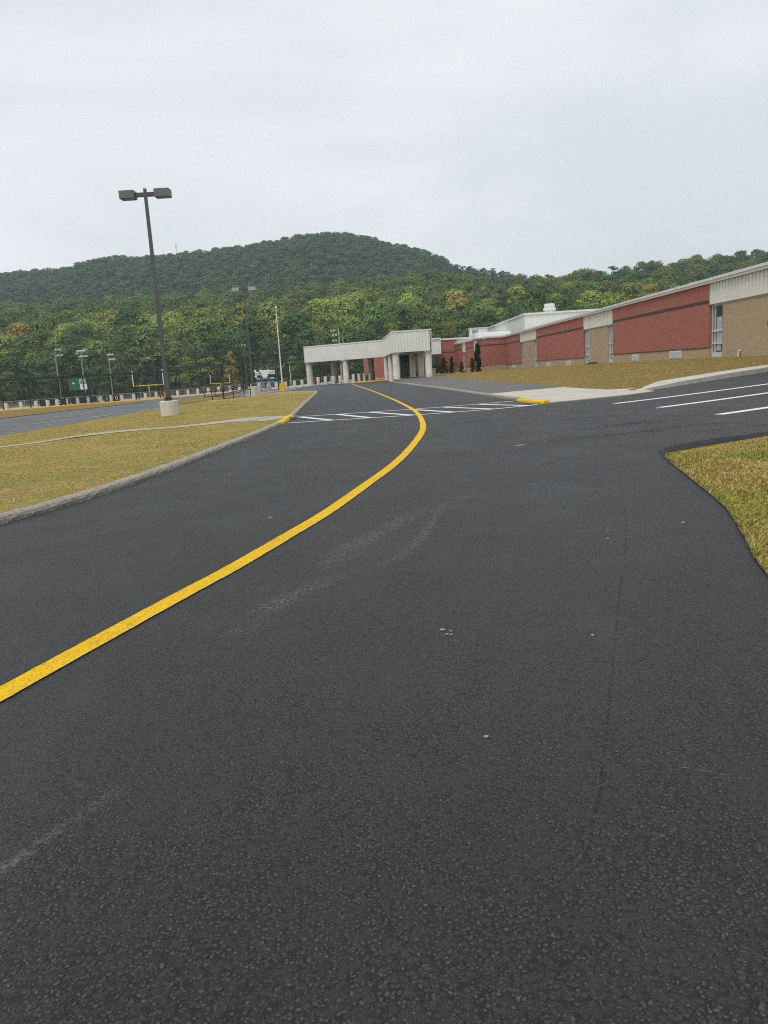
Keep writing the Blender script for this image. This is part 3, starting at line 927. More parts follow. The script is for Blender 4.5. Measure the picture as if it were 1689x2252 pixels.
kerb_run(VK, vk, near_h, 0.2, 0.12, 4.0, None, 1, ('concrete', 'concrete'), 7)

# beyond: yellow painted kerb and walk that carry the bollards
BOL = [(-57.6, 121.2), (-55.9, 122.6), (-54.2, 124.1), (-53.0, 125.6), (-52.2, 127.4), (-51.4, 129.3), (-50.2, 131.0), (-48.8, 132.4), (-47.2, 133.5), (-45.7, 134.4), (-44.2, 135.5), (-42.4, 136.4), (-40.6, 137.2), (-39.1, 138.6), (-35.5, 139.6), (-34.2, 141.8), (-32.9, 144.0), (-31.4, 146.2), (-29.7, 147.4), (-27.6, 147.6), (-25.8, 147.6), (-23.6, 148.0), (-18.7, 147.2), (-16.9, 146.4), (-14.9, 143.4), (-13.3, 141.2),
       (-9.35, 127.6), (-8.15, 127.4), (-6.85, 127.2), (-5.75, 127.1), (-3.55, 126.6), (-2.65, 126.8), (-1.8, 127.0), (-0.9, 127.2)]
WALK = smooth_line([(-75, 106.5), (-60, 117.2), (-56.5, 119.6), (-51.6, 125.6), (-47.5, 131.3), (-42, 134.6), (-34, 138.6), (-28.6, 145.0), (-24, 146.3), (-18.2, 145.5), (-13.9, 141.6), (-12.0, 136.0), (-11.6, 130.2)], 6)
yk = bpy.data.objects.new('kerb', None); COL.objects.link(yk)
struct(yk, 'structure', 'yellow painted kerb along the row of bollards')
tot = arclen(WALK, 1e9)
kerb_run(WALK, yk, near_h, 0.5, 0.15, 6.0, [(0, tot * 0.68)], 1, ('concrete', 'concrete'), 9)
walk_poly = [tuple(Vector(p) + left_nr(WALK, i) * 0.45) for i, p in enumerate(WALK)] + [(-11.0, 140), (2, 136), (2, 170), (-30, 170), (-40, 158), (-62, 138), (-80, 125)]
struct(sheet('sidewalk', walk_poly, near_h, 0.13, M['concrete'], 4.0, 2.0, 0.3), 'structure', 'concrete walk behind the bollards')
struct(sheet('sidewalk', [(-11.9, 130.3), (1.0, 124.2), (1.9, 122.5), (2.0, 112), (2.05, 97.2), (4, 97), (4, 170), (-11.5, 170)], near_h, 0.12, M['concrete'], 3.0, 2.0, 0.3), 'structure', 'concrete floor beneath the entrance canopy')
ck = bpy.data.objects.new('kerb', None); COL.objects.link(ck)
struct(ck, 'structure', 'canopy kerb with a yellow painted stretch')
CK = resample([(-11.95, 130.15), (0.95, 124.0), (1.8, 122.3), (1.9, 112), (1.98, 97.0)], 0.5, False)
kerb_run(CK, ck, near_h, 0.25, 0.14, 4.0, [(9.6, 15.3)], 1, ('concrete', 'concrete'), 10)

# ------------------------------------------------------------------ right: kerb, old asphalt walk, concrete apron, sidewalk, lawn
PKERB = smooth_line([(2.0, 96.8), (2.55, 82), (3.25, 68), (4.05, 54.5), (4.55, 43.5), (4.85, 36.5), (5.12, 30.9), (5.22, 29.2)], 8)
EKERB = smooth_line([(5.22, 29.1), (5.30, 28.2), (5.42, 27.0), (5.60, 26.1)], 6)
pk = bpy.data.objects.new('kerb', None); COL.objects.link(pk)
struct(pk, 'structure', 'low grey kerb along the old asphalt walk')
kerb_run(PKERB, pk, near_h, 0.18, 0.13, 3.5, None, 1, ('kerb', 'gutter'), 12)
kerb_run(EKERB, pk, near_h, 0.22, 0.095, 9, [(0, 9)], 1, ('yellow_kerb', 'yellow_kerb'), 13)
pad_h = lambda x, y: near_h(x, y) + 0.11 + 0.19 * sm((np.asarray(y) - 70) / 28)
def back_x(y):
    return np.interp(y, [30.4, 34.2, 46, 60, 80, 118], [9.4, 8.95, 8.9, 8.75, 8.6, 8.3])
PADP = [(float(p[0]) + 0.16, float(p[1])) for p in PKERB if p[1] > 35.3] + [(5.06, 35.2), (7.2, 36.4), (8.94, 37.0), (8.9, 46), (8.75, 60), (8.6, 80), (8.3, 118), (4, 118), (3.9, 98)]
struct(sheet('walkway', PADP, pad_h, 0.012, M['asphalt_pad'], 2.0, 1.0, 0.2), 'structure', 'old brownish asphalt walk leading to the entrance')
APRON = [(5.30, 29.2), (5.5, 27.6), (5.72, 26.2), (6.97, 26.75), (9.0, 27.7), (10.3, 28.75), (10.1, 30.3), (9.2, 30.7), (8.96, 34.0), (8.9, 37.2), (7.2, 36.6), (5.0, 35.4), (5.18, 31.5)]
def apron_h(x, y):
    d = edge_dist(np.asarray(x, float), np.asarray(y, float), [(5.72, 26.2), (6.97, 26.75), (9.0, 27.7), (10.3, 28.75)])
    return near_h(x, y) + 0.03 + 0.085 * sm(d / 1.6)
struct(sheet('sidewalk', APRON, apron_h, 0.0, M['concrete'], 0.6, 0.4, 0.12), 'structure', 'pale concrete apron with a yellow kerb end')
# raised sidewalk climbing to the right with a grey kerb face
SWF = smooth_line([(9.9, 29.2), (11.0, 30.15), (13.0, 32.0), (16.4, 35.1), (19.0, 37.3), (23, 40.6), (34, 49.5)], 8)
SW_W = lambda x: 0.17 + 1.15 * min(1.0, max(0.12, (x - 9.7) / 3.0))
SWB = [tuple(Vector(p) + left_nr(SWF, i) * (SW_W(p[0]) - 0.03)) for i, p in enumerate(SWF)]
WALK_BACK = [(8.3, 118.0), (8.6, 80.0), (8.75, 60.0), (8.9, 46.0), (8.95, 34.2), (9.15, 30.9)] + SWB
def swz(x):
    return np.interp(x, [9.9, 11, 13, 16.5, 20, 34], [0.03, 0.09, 0.16, 0.20, 0.22, 0.22])
def sweep_walk():
    a, b = MB(), MB()
    rnd = random.Random(2)
    pa, pb = [], []
    L = resample(SWF, 0.4, False)
    for i, p in enumerate(L):
        nr = left_nr(L, i)
        z0 = float(near_h(p[0], p[1])); zt = z0 + float(swz(p[0]))
        P = Vector(p)
        r = lambda: rnd.uniform(-0.012, 0.012)
        pb.append([(P.x, P.y, z0 - 0.1), (P.x + r(), P.y + r(), z0 + 0.015), (*(P + nr * (0.12 + r())), zt - 0.03), (*(P + nr * 0.17), zt)])
        w = SW_W(p[0])
        pa.append([(*(P + nr * 0.165), zt + 0.004), (*(P + nr * w), zt + 0.022), (*(P + nr * w), zt - 0.3)])
    for mb, rows in ((a, pa), (b, pb)):
        k = len(rows[0])
        mb.v = [q for row in rows for q in row]
        for i in range(len(rows) - 1):
            for j in range(k - 1):
                mb.f.append((i * k + j, (i + 1) * k + j, (i + 1) * k + j + 1, i * k + j + 1)); mb.m.append(0)
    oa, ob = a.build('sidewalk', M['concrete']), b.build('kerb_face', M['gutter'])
    ob.parent = oa
    for o in (oa, ob):
        if sum(p.normal.z for p in o.data.polygons) < 0:
            o.data.flip_normals()
    struct(oa, 'structure', 'pale concrete sidewalk climbing to the right edge')
sweep_walk()
LAWN = [(8.35, 118), (8.58, 80), (8.72, 60), (8.86, 46), (8.9, 36.9), (8.93, 34.0), (9.15, 30.75)] + [p for p in SWB if 9.4 < p[0] < 24] + [(24.2, 44), (24, 165), (9, 165)]
blawn = sheet('lawn', LAWN, lawn_h, 0.0, M['lawn_brown'], 1.0, 0.5, 0.25)
struct(blawn, 'structure', 'brown lawn sloping up to the brick school')

# ------------------------------------------------------------------ grass blades (nobody could count them)
def blades(name, poly, hfun, n, hmin, hmax, near=None, label=''):
    rg = np.random.default_rng(len(poly) + n)
    xs = [p[0] for p in poly]; ys = [p[1] for p in poly]
    x = rg.uniform(min(xs), max(xs), n * 6); y = rg.uniform(min(ys), max(ys), n * 6)
    ok = inside(x, y, poly)
    if near:
        ok &= near(x, y, rg)
    x, y = x[ok][:n], y[ok][:n]
    n = len(x)
    z = hfun(x, y) - 0.005
    clump = 0.55 + 0.9 * (0.5 + 0.5 * np.sin(x * 3.1 + 1.7 * np.sin(y * 2.3)) * np.cos(y * 2.7 + np.sin(x * 1.9)))
    h = rg.uniform(hmin, hmax, n) * clump
    a = rg.uniform(0, 2 * np.pi, n); lean = rg.uniform(0.2, 1.4, n) * h
    d = np.hypot(x, y)
    w = rg.uniform(0.004, 0.008, n) * (1 + d / 26.0)
    px, py = -np.sin(a) * w, np.cos(a) * w
    b0 = np.stack([x - px, y - py, z], -1); b1 = np.stack([x + px, y + py, z], -1)
    mx, my = x + np.cos(a) * lean * 0.4, y + np.sin(a) * lean * 0.4
    m = np.stack([mx + px * .7, my + py * .7, z + h * 0.62], -1)
    tp = np.stack([x + np.cos(a) * lean, y + np.sin(a) * lean, z + h], -1)
    V = np.stack([b0, b1, m, tp], 1).reshape(-1, 3)
    F = (np.arange(n)[:, None] * 4 + np.array([[0, 1, 2, 3]])).astype(int)
    o = link(name, np_mesh(name, V, F, M['blades']))
    struct(o, 'stuff', label)
near_corner = [p for p in RIM if 2.0 < p[1] < 16] + [(14, 16), (14, 2.0)]
blades('grass', near_corner, lambda x, y: corner_h(x, y) - 0.018, 210000, 0.012, 0.042,
       lambda x, y, r: (x / np.maximum(y, 1) < 1.5) & (y > 2.0) & (r.uniform(0, 1, len(x)) < np.where(x / y > 0.6, 0.6, 1.0)) & (edge_dist(x, y, RIM) > 0.004 + 0.15 * sm((y - 10.8) / 1.2) * (0.85 + 0.3 * r.uniform(0, 1, len(x)))), 'rough brown and green grass at the right corner')
edge_line = KIN
blades('grass', [p for p in KIN if 4 < p[1] < 62] + [(-16.5, 62), (-16.5, 18), (-26, 12), (-12, 5)], lambda x, y: isl_h(x, y) + 0.02, 135000, 0.008, 0.026,
       lambda x, y, r: (x / np.maximum(y, 1) > -1.1) & (r.uniform(0, 1, len(x)) < np.clip(16.0 / y, 0.10, 1)) & (edge_dist(x, y, PATH) > 0.55 + 1.1 * (x > -4.8)), 'short dry grass on the left island')
blades('grass', [p for p in LAWN if p[0] < 21.6 and p[1] < 119] + [(21.7, 43), (21.7, 118)], lawn_h, 40000, 0.015, 0.04, lambda x, y, r: (x / np.maximum(y, 1) < 0.6) & (r.uniform(0, 1, len(x)) < np.clip(40.0 / y, 0.1, 1)), 'short brown grass on the school lawn')
#PART2
# ------------------------------------------------------------------ the school
school = thing('school_building', 'long single storey school of red and tan brick with white metal panels', 'school', (22.2, 90, 0.55))
def slab(mb, p0, p1, z0, z1, out, inn, mi=0):
    """box along p0-p1, `out` metres proud of the line on its left, `inn` metres behind it"""
    a, b = Vector(p0), Vector(p1)
    d = (b - a).normalized(); n = Vector((-d.y, d.x))
    mb.prism([tuple(a + n * out), tuple(b + n * out), tuple(b - n * inn), tuple(a - n * inn)], z0, z1, mi)
    return mb
def ribs(mb, p0, p1, z0, z1, out, step=0.3, w=0.05, depth=0.07):
    a, b = Vector(p0), Vector(p1)
    L = (b - a).length; d = (b - a) / L; n = Vector((-d.y, d.x))
    k = max(2, int(L / step))
    for i in range(k + 1):
        c = a + d * min(max(i * L / k, w), L - w)
        mb.prism([tuple(c - d * w / 2 + n * (out + depth)), tuple(c + d * w / 2 + n * (out + depth)), tuple(c + d * w / 2 + n * (out - 0.01)), tuple(c - d * w / 2 + n * (out - 0.01))], z0, z1)
def P(y):
    return (22.0, y)
TOP = 5.62
def red_bay(p0, p1, zb=1.55, base=0.0, proud=0.14, top=TOP, band=(4.40, 4.62)):
    slab(MB(), p0, p1, zb, top, proud, 0.35).build('red_brick_wall', M['red_brick'], school)
    slab(MB(), p0, p1, band[0], band[1], proud + 0.006, -proud + 0.05).build('brown_brick_band', M['dark_brick'], school)
    slab(MB(), p0, p1, zb - 0.07, zb - 0.002, proud + 0.012, 0.2).build('soldier_course', M['dark_brick'], school)
    slab(MB(), p0, p1, base, zb - 0.072, proud - 0.02, 0.35).build('tan_brick_base', M['tan_brick'], school)
def tan_bay(p0, p1, z0=0.2, z1=4.22):
    slab(MB(), p0, p1, z0, z1, 0.03, 0.35).build('tan_brick_wall', M['tan_brick'], school)
def panel_bay(p0, p1, z0=4.32, z1=TOP, proud=0.08):
    mb = slab(MB(), p0, p1, z0, z1, proud, 0.3)
    ribs(mb, p0, p1, z0, z1 - 0.01, proud, 0.42, 0.06, 0.06)
    mb.build('white_metal_panel', M['white_metal'], school)
    slab(MB(), p0, p1, z0 - 0.098, z0 - 0.002, proud - 0.02, 0.3).build('panel_trim', M['tan_trim'], school)
def window(y0, y1, z0=0.88, z1=4.22, blind=True, base=None, fn=P, opened=False):
    """narrow full-height window: frame with two transoms, three panes, blinds behind"""
    a, b = Vector(fn(y0)), Vector(fn(y1))
    d = (b - a).normalized(); n = Vector((-d.y, d.x))
    L = (b - a).length
    q = lambda s, o: tuple(a + d * s + n * o)
    f = MB()
    zz = [z0 + 0.30, z0 + (z1 - z0) * 0.27, z0 + (z1 - z0) * 0.51, z1]
    for s0, s1 in ((0.0, 0.11), (L - 0.11, L)):
        slab(f, q(s0, 0), q(s1, 0), z0, z1, -0.03, 0.16)
    if L > 1.5:
        slab(f, q(L * 0.70, 0), q(L * 0.70 + 0.10, 0), z0, z1, -0.032, 0.15)
    for z in zz[1:3]:
        slab(f, q(0.112, 0), q(L - 0.112, 0), z - 0.07, z + 0.07, -0.02, 0.15)
    slab(f, q(0.112, 0), q(L - 0.112, 0), z0, zz[0], -0.022, 0.15)
    slab(f, q(0.112, 0), q(L - 0.112, 0), z1 - 0.06, z1 - 0.001, -0.034, 0.15)
    fr = f.build('window', M['frame'], school)
    for i in range(3):
        g = MB()
        slab(g, q(0.12, 0), q(L - 0.12, 0), zz[i] + 0.04, zz[i + 1] - 0.04, -0.09, 0.10)
        g.build('pane', M['glass'], fr)
        if blind:
            c = MB()
            slab(c, q(0.30 if i else 0.4, 0), q(L * 0.62, 0), zz[i] + 0.08, zz[i + 1] - (0.75 if i == 2 and opened else 0.10), -0.086, 0.095)
            c.build('blind', M['curtain'], fr)
    slab(MB(), q(-0.02, 0), q(L + 0.02, 0), z0 - 0.5, z0 - 0.003, 0.02, 0.3).build('window_sill_wall', M['tan_brick'], school)
    return fr
def vent(y, w, z0, h=0.55):
    v = MB().box(21.83, 21.95, y, y + w, z0, z0 + h)
    for i in range(7):
        v.box(21.815, 21.835, y + 0.08, y + w - 0.08, z0 + 0.06 + i * (h - 0.1) / 7, z0 + 0.06 + i * (h - 0.1) / 7 + 0.035)
    v.build('wall_vent', M['vent'], school)
tan_bay(P(36), P(49.35)); window(49.37, 51.05, 0.98, blind=True, opened=True)
panel_bay(P(36), P(51.08))
red_bay(P(51.1), P(71.65), 1.62)
window(71.72, 73.40, 0.86); tan_bay(P(73.42), P(79.93)); window(79.95, 81.55, 0.80); panel_bay(P(71.67), P(81.58))
red_bay(P(81.6), P(105.3), 1.48)
window(105.4, 107.3, 0.66); tan_bay(P(107.35), P(115.35)); window(115.4, 116.9, 0.55); panel_bay(P(105.32), P(116.9))
red_bay(P(116.95), P(130.35), 1.20)
JA, JB, FB = (22.0, 130.5), (18.5, 130.5), (16.6, 158.0)
red_bay((22.14, 130.5), (18.5, 130.5), 1.20, proud=0.0, band=(4.38, 4.60)) if False else None
slab(MB(), (21.86, 130.5), (18.36, 130.5), 1.20, TOP, 0.14, 0.35).build('red_brick_wall', M['red_brick'], school)
slab(MB(), (21.855, 130.5), (18.35, 130.5), 4.40, 4.62, 0.147, 0).build('brown_brick_band', M['dark_brick'], school)
slab(MB(), (21.88, 130.5), (18.38, 130.5), 0.0, 1.197, 0.12, 0.35).build('tan_brick_base', M['tan_brick'], school)
# the wing behind the evergreens
def Q(y):
    t = (y - 130.5) / 27.5
    return (18.5 + (16.6 - 18.5) * t, y)
for y0, y1 in ((130.9, 136.1), (139.4, 147.3), (150.6, 157.9)):
    red_bay(Q(y0), Q(y1), 1.15, proud=0.14)
for y0, y1 in ((136.15, 139.35), (147.35, 150.55)):
    slab(MB(), Q(y0), Q(y1), 3.92, TOP, 0.10, 0.3).build('white_metal_panel', M['white_metal'], school)
    slab(MB(), Q(y0), Q(y0 + 1.3), 0.0, 3.9, 0.10, 0.3).build('red_brick_wall', M['red_brick'], school)
    window(y0 + 1.32, y1, 0.7, 3.9, False, fn=Q)
# tall cross wing that faces the camera
slab(MB(), (16.72, 158.0), (13.1, 158.0), 0.0, 6.72, 0.0, 0.4).build('red_brick_wall', M['red_brick'], school)
slab(MB(), (16.73, 158.0), (13.1, 158.0), 4.16, 4.36, 0.006, 0).build('brown_brick_band', M['dark_brick'], school)
mb = slab(MB(), (13.05, 152.0), (7.6, 152.0), 3.95, 6.72, 0.0, 6.0); ribs(mb, (13.05, 152.0), (7.6, 152.0), 3.95, 6.7, 0.0, 0.4)
mb.build('white_metal_panel', M['white_metal'], school)
MB().box(7.0, 13.0, 158.5, 159.0, 0.1, 3.9).build('dark_doorway', M['glass'], school)
mb = slab(MB(), (33, 159.2), (16.75, 159.2), 5.0, 6.72, 0.0, 14); ribs(mb, (33, 159.2), (16.75, 159.2), 5.0, 6.7, 0.0, 0.6)
mb.build('white_metal_panel', M['white_metal'], school)
mb = slab(MB(), (33, 159.1), (16.76, 159.1), 6.722, 7.05, 0.1, 1.0); slab(mb, (16.75, 157.9), (13.0, 157.9), 6.724, 7.02, 0.1, 1.0); slab(mb, (13.04, 151.9), (7.4, 151.9), 6.724, 7.02, 0.1, 1.0)
mb.build('parapet_coping', M['white_trim'], school)
slab(MB(), (-2.3, 180.0), (-2.3, 165.0), -0.6, 4.6, 0, -0.3) 
MB().box(-2.3, 2.4, 165, 180, -0.6, 4.4).build('red_brick_wall', M['red_brick'], school)
MB().box(2.45, 16.5, 164, 180, -0.3, 6.6).build('wing_core', M['red_brick'], school)
# fascia, roof, added light-blocking core
def fascia(p0, p1):
    mb = slab(MB(), p0, p1, TOP + 0.002, TOP + 0.16, 0.30, 0.3)
    slab(mb, p0, p1, TOP + 0.162, TOP + 0.33, 0.36, 0.3)
    mb.build('roof_fascia', M['white_trim'], school)
fascia(P(36), P(130.2)); fascia((21.66, 130.5), (18.5, 130.5)); fascia(Q(130.85), Q(158))
MB().prism([(22.3, 36), (60, 36), (60, 140), (22.3, 140)], 5.55, 5.80).build('roof', M['roof'], school)
MB().prism([(18.85, 130.9), (22.25, 130.9), (22.25, 160), (17.0, 160)], 5.55, 5.79).build('roof', M['roof'], school)
MB().box(22.32, 60, 36.2, 140, -0.2, 5.5).build('light_block_core', M['dark'], school)  # unseen backing box added to block light inside the shell
MB().prism([(18.85, 130.95), (22.3, 130.95), (22.3, 160), (17.0, 160)], -0.2, 5.5).build('light_block_core', M['dark'], school)  # same added light block within the wing
for y, w, z in [(55.63, 2.2, 0.98), (64.7, 1.6, 0.90), (86.92, 2.3, 0.66), (97.2, 2.4, 0.58), (121.5, 2.6, 0.50)]:
    vent(y, w, z)
MB().tube((21.86, 46.9, 0.8), (21.86, 46.9, 1.25), 0.05).tube((21.86, 46.95, 1.25), (21.86, 46.7, 1.30), 0.05).build('cleanout_pipe', M['white_pole'], school)
MB().box(21.86, 21.97, 43.15, 43.50, 2.55, 2.85).build('wall_box', M['black_metal'], school)
# tall white hall on the roof line
mb = MB().box(27.1, 62, 140.1, 188, 5.0, 9.55)
ribs(mb, (62, 140.1), (27.1, 140.1), 5.2, 9.5, 0.0, 0.55)
for y in (150, 160, 170, 180):
    mb.box(27.05, 27.12, y, y + 0.18, 5.2, 9.5)
mb.build('hall_wall', M['white_metal'], school)
mb = MB().box(26.9, 62.2, 139.9, 140.6, 9.552, 9.85); mb.box(26.9, 27.6, 140.61, 188.2, 9.552, 9.85)
mb.build('hall_coping', M['white_trim'], school)
rf = MB()
rf.box(17.4, 23.6, 134.0, 139.6, 5.82, 6.55); rf.prism([(17.6, 134.2), (23.4, 134.2), (23.4, 139.4), (17.6, 139.4)], 6.552, 6.78)
rf.build('white_roof_step', M['white_roof'], school)

# rooftop machines
def rooftop_unit(x, y, z, w, d, h, label):
    t = thing('rooftop_unit', label, 'rooftop unit', (x, y, z))
    MB().box(0, w, 0, d, 0, h).build('housing', M['white_metal'], t, local=True)
    g = MB()
    for i in range(6):
        g.box(w * 0.12 + i * w * 0.06, w * 0.12 + i * w * 0.06 + w * 0.03, -0.05, 0.02, h * 0.3, h * 0.9)
    g.build('grille', M['lamp_box'], t, local=True)
    MB().box(-0.1, w + 0.1, -0.1, d + 0.1, h + 0.002, h + 0.12).build('lid', M['white_trim'], t, local=True)
rooftop_unit(18.6, 150, 5.8, 3.3, 2.4, 2.45, 'pale rooftop air unit between the white hall and the canopy')
rooftop_unit(9.7, 156, 7.0, 1.9, 1.8, 1.1, 'small pale rooftop box just right of the canopy')
v = thing('roof_ventilator', 'white mushroom ventilator on the tall hall roof', 'ventilator', (33.8, 150, 9.5))
MB().lathe(0, 0, [(0.85, 0), (0.85, 1.1), (1.15, 1.15), (1.2, 1.35), (1.15, 1.65), (0.95, 1.7)], 24).build('vent_body', M['white_trim'], v, True, True)
MB().lathe(0, 0, [(0.9, 1.702), (0.98, 1.8), (0.98, 2.35), (0.9, 2.4)], 24).build('vent_cap', M['white_trim'], v, True, True)

# ------------------------------------------------------------------ entrance canopy on big columns
can = thing('entrance_canopy', 'white ribbed metal entrance canopy on thick cream columns', 'canopy', (2.0, 112, 0.2))
CZ0, CZ1 = 3.56, 6.02
CP = [(7.25, 128), (7.25, 98), (2.3, 98), (1.45, 123), (-11.6, 131), (-10.9, 141.5)]
for a, b in zip(CP[:-1], CP[1:]):
    mb = slab(MB(), a, b, CZ0, CZ1, 0.0, 0.18)
    ribs(mb, a, b, CZ0 + 0.01, CZ1 - 0.02, 0.0, 0.36, 0.05, 0.05)
    mb.build('fascia_panel', M['white_metal'], can)
    slab(MB(), a, b, CZ1 + 0.002, CZ1 + 0.17, 0.06, 0.35).build('coping', M['white_trim'], can)
MB().prism([(7.0, 98.25), (2.55, 98.25), (1.7, 123.3), (1.7, 128), (7.0, 128)], 3.70, 3.85).build('soffit', M['soffit'], can)
MB().prism([(1.65, 123.35), (-11.3, 131.25), (-10.7, 141.3), (1.65, 136)], 3.72, 3.86).build('soffit', M['soffit'], can)
MB().prism([(7.2, 98.1), (2.4, 98.1), (1.6, 123.2), (1.6, 136), (7.2, 136)], 5.7, 5.85).build('canopy_roof', M['roof'], can)
MB().prism([(1.58, 123.3), (-11.4, 131.2), (-10.8, 141.4), (1.58, 136)], 5.68, 5.83).build('canopy_roof', M['roof'], can)
for x, y, z, r in [(2.72, 98.6, 0.18, 0.44), (6.80, 98.6, 0.30, 0.44), (6.0, 101.2, 0.30, 0.38), (5.22, 108, 0.28, 0.40), (2.25, 108.3, 0.20, 0.37), (1.74, 117.8, 0.10, 0.34), (-4.72, 127.5, -0.20, 0.50), (-11.0, 131.6, -0.28, 0.54), (-7.15, 137.2, -0.2, 0.5), (-0.6, 133.4, -0.1, 0.5)]:
    c = MB().lathe(x, y, [(r, z - 0.1), (r, 1.0), (r * 0.985, 1.01), (r * 0.985, 3.42)], 28).build('column', M['column'], can, True)
    MB().prism([(x - r - 0.05, y - r - 0.05), (x + r + 0.05, y - r - 0.05), (x + r + 0.05, y + r + 0.05), (x - r - 0.05, y + r + 0.05)], 3.42, 3.70).build('column_cap', M['column'], c)
# front doors in the shade of the canopy
sf = thing('entrance_doors', 'dark glazed entrance doors in the shade of the canopy', 'doors', (5, 127, 0.2))
mb = MB()
for x in (2.0, 3.3, 4.6, 5.9, 7.2, 8.5):
    mb.box(x - 0.06, x + 0.06, 126.9, 127.05, 0.1, 3.70)
mb.box(2.0, 8.5, 126.92, 127.02, 2.25, 2.37); mb.box(2.0, 8.5, 126.93, 127.03, 0.1, 0.3)
mb.build('door_frame', M['lamp_box'], sf)
for x in (2.06, 3.36, 4.66, 5.96, 7.26):
    p = MB().box(x + 0.01, x + 1.17, 126.96, 126.99, 0.3, 3.6).build('door_pane', M['glass'], sf)
    MB().box(x + 0.15, x + 1.02, 126.90, 126.95, 1.1, 1.16).build('push_bar', M['galv'], p)
MB().box(1.75, 8.4, 127.1, 140, -0.2, 3.68).build('entry_wall', M['dark'], sf)  # entry block with indoor darkness put into its colour
MB().lathe(9.3, 143, [(0.5, 0.0), (0.5, 3.9)], 24).build('column', M['column'], can, True)

# white guard rail behind the bollards
gr = thing('guard_rail', 'white guard rail behind the bollards under the canopy', 'rail', (-2, 133, 0))
MB().bar((-4.1, 134, 1.18), (0.0, 134, 1.30), 0.09, 0.16).build('top_rail', M['white_pole'], gr)
for x in (-4.0, -2.6, -1.3, -0.1):
    MB().bar((x, 134, 0), (x, 134, 1.2), 0.09).build('post', M['white_pole'], gr)
MB().box(-4.1, 0.0, 134.1, 134.3, 0.0, 0.85).build('low_wall', M['tan_trim'], gr)
wb = thing('notice_board', 'white board standing between bollards under the canopy', 'board', (-7.0, 133, 0))
MB().box(-7.75, -6.75, 133, 133.06, 0.15, 1.05).build('board', M['sign_white'], wb)
for x in (-7.7, -6.8):
    MB().bar((x, 133.03, -0.1), (x, 133.03, 1.12), 0.05).build('post', M['galv'], wb)

# ------------------------------------------------------------------ shoebox street lamps
def street_lamp(loc, label, ped_r, ped_h, top, two=True, hw=0.63, hd=0.52, arm=0.53, pw=0.175, group=None, head='lamp_box'):
    t = thing('lamp_post', label, 'lamp post', loc, group)
    if ped_h > 0:
        MB().lathe(0, 0, [(ped_r, -0.4), (ped_r, ped_h - 0.03), (ped_r - 0.03, ped_h)], 32).build('pedestal', M['pedestal'], t, True, True)
    z = ped_h
    MB().box(-pw * 0.78, pw * 0.78, -pw * 0.78, pw * 0.78, z + 0.001, z + 0.16).build('base_cover', M['black_metal'], t, local=True)
    s = MB()
    a, b = pw / 2, pw * 0.34
    s.add([(-a, -a, z), (a, -a, z), (a, a, z), (-a, a, z), (-b, -b, top), (b, -b, top), (b, b, top), (-b, b, top)],
          [(3, 2, 1, 0), (4, 5, 6, 7), (0, 1, 5, 4), (1, 2, 6, 5), (2, 3, 7, 6), (3, 0, 4, 7)])
    s.build('shaft', M['pole'], t, local=True)
    for sx in ((-1, 1) if two else (-1,)):
        zc = top - 0.24
        MB().bar((0, 0, zc), (sx * arm, 0, zc), 0.12, 0.17).build('arm', M['pole'], t, local=True)
        x0, x1 = sorted((sx * (arm - 0.1), sx * (arm - 0.1 + hw)))
        h = MB()
        h.box(x0, x1, -hd / 2, hd / 2, zc - 0.15, zc + 0.17)
        hd_o = h.build('lamp_head', M[head], t, local=True)
        MB().box(x0 + 0.06, x1 - 0.06, -hd / 2 + 0.06, hd / 2 - 0.06, zc - 0.162, zc - 0.1505).build('lens', M['lens'], hd_o, local=True)
    return t
street_lamp((-9.32, 34.9, 0.0), 'tall twin headed lamp post on concrete pedestal in the near grass', 0.40, 0.73, 9.72)
street_lamp((-11.5, 73.0, 0.0), 'twin headed lamp post on pedestal at the end of the grass island', 0.42, 0.76, 9.80, head='galv')
street_lamp((-56.3, 200.0, -1.1), 'single headed lamp post in front of trees right of the near goalpost', 0.3, 0.0, 9.7, two=False, hw=1.1, hd=0.7, pw=0.2, head='galv')
street_lamp((-28.8, 175.0, -0.8), 'small twin headed lamp behind the second tall lamp post', 0.3, 0.0, 10.0, hw=0.34, hd=0.5, arm=0.25, pw=0.2, head='galv')

# flagpole and slim posts by the sign boards
fp = thing('flagpole', 'bare white flagpole rising from a yellow painted block', 'flagpole', (-11.9, 99.5, -0.2))
MB().prism([(-0.34, -0.34), (0.34, -0.34), (0.34, 0.34), (-0.34, 0.34)], -0.1, 0.90).build('base_block', M['safety_yellow'], fp, local=True)
MB().tube((0, 0, 0.9), (0, 0, 10.1), 0.095, 0.05, 14).build('shaft', M['white_pole'], fp, True, True)
MB().lathe(0, 0, [(0.03, 10.1), (0.12, 10.16), (0.14, 10.24), (0.10, 10.34), (0.03, 10.38)], 16).build('finial', M['white_pole'], fp, True, True)
sp = thing('slim_post', 'slim white post just right of the flagpole', 'post', (-11.0, 101.5, -0.1))
MB().tube((0, 0, 0), (0, 0, 2.9), 0.05, 0.04, 10).build('shaft', M['white_pole'], sp, True, True)
cp = thing('camera_post', 'dark post with a small camera left of the flagpole', 'post', (-12.9, 103.5, -0.2))
MB().tube((0, 0, 0), (0, 0, 5.2), 0.07, 0.06, 10).build('shaft', M['black_metal'], cp, True, True)
MB().box(-0.25, 0.12, -0.2, 0.1, 4.7, 5.0).build('camera_box', M['lamp_box'], cp, local=True)

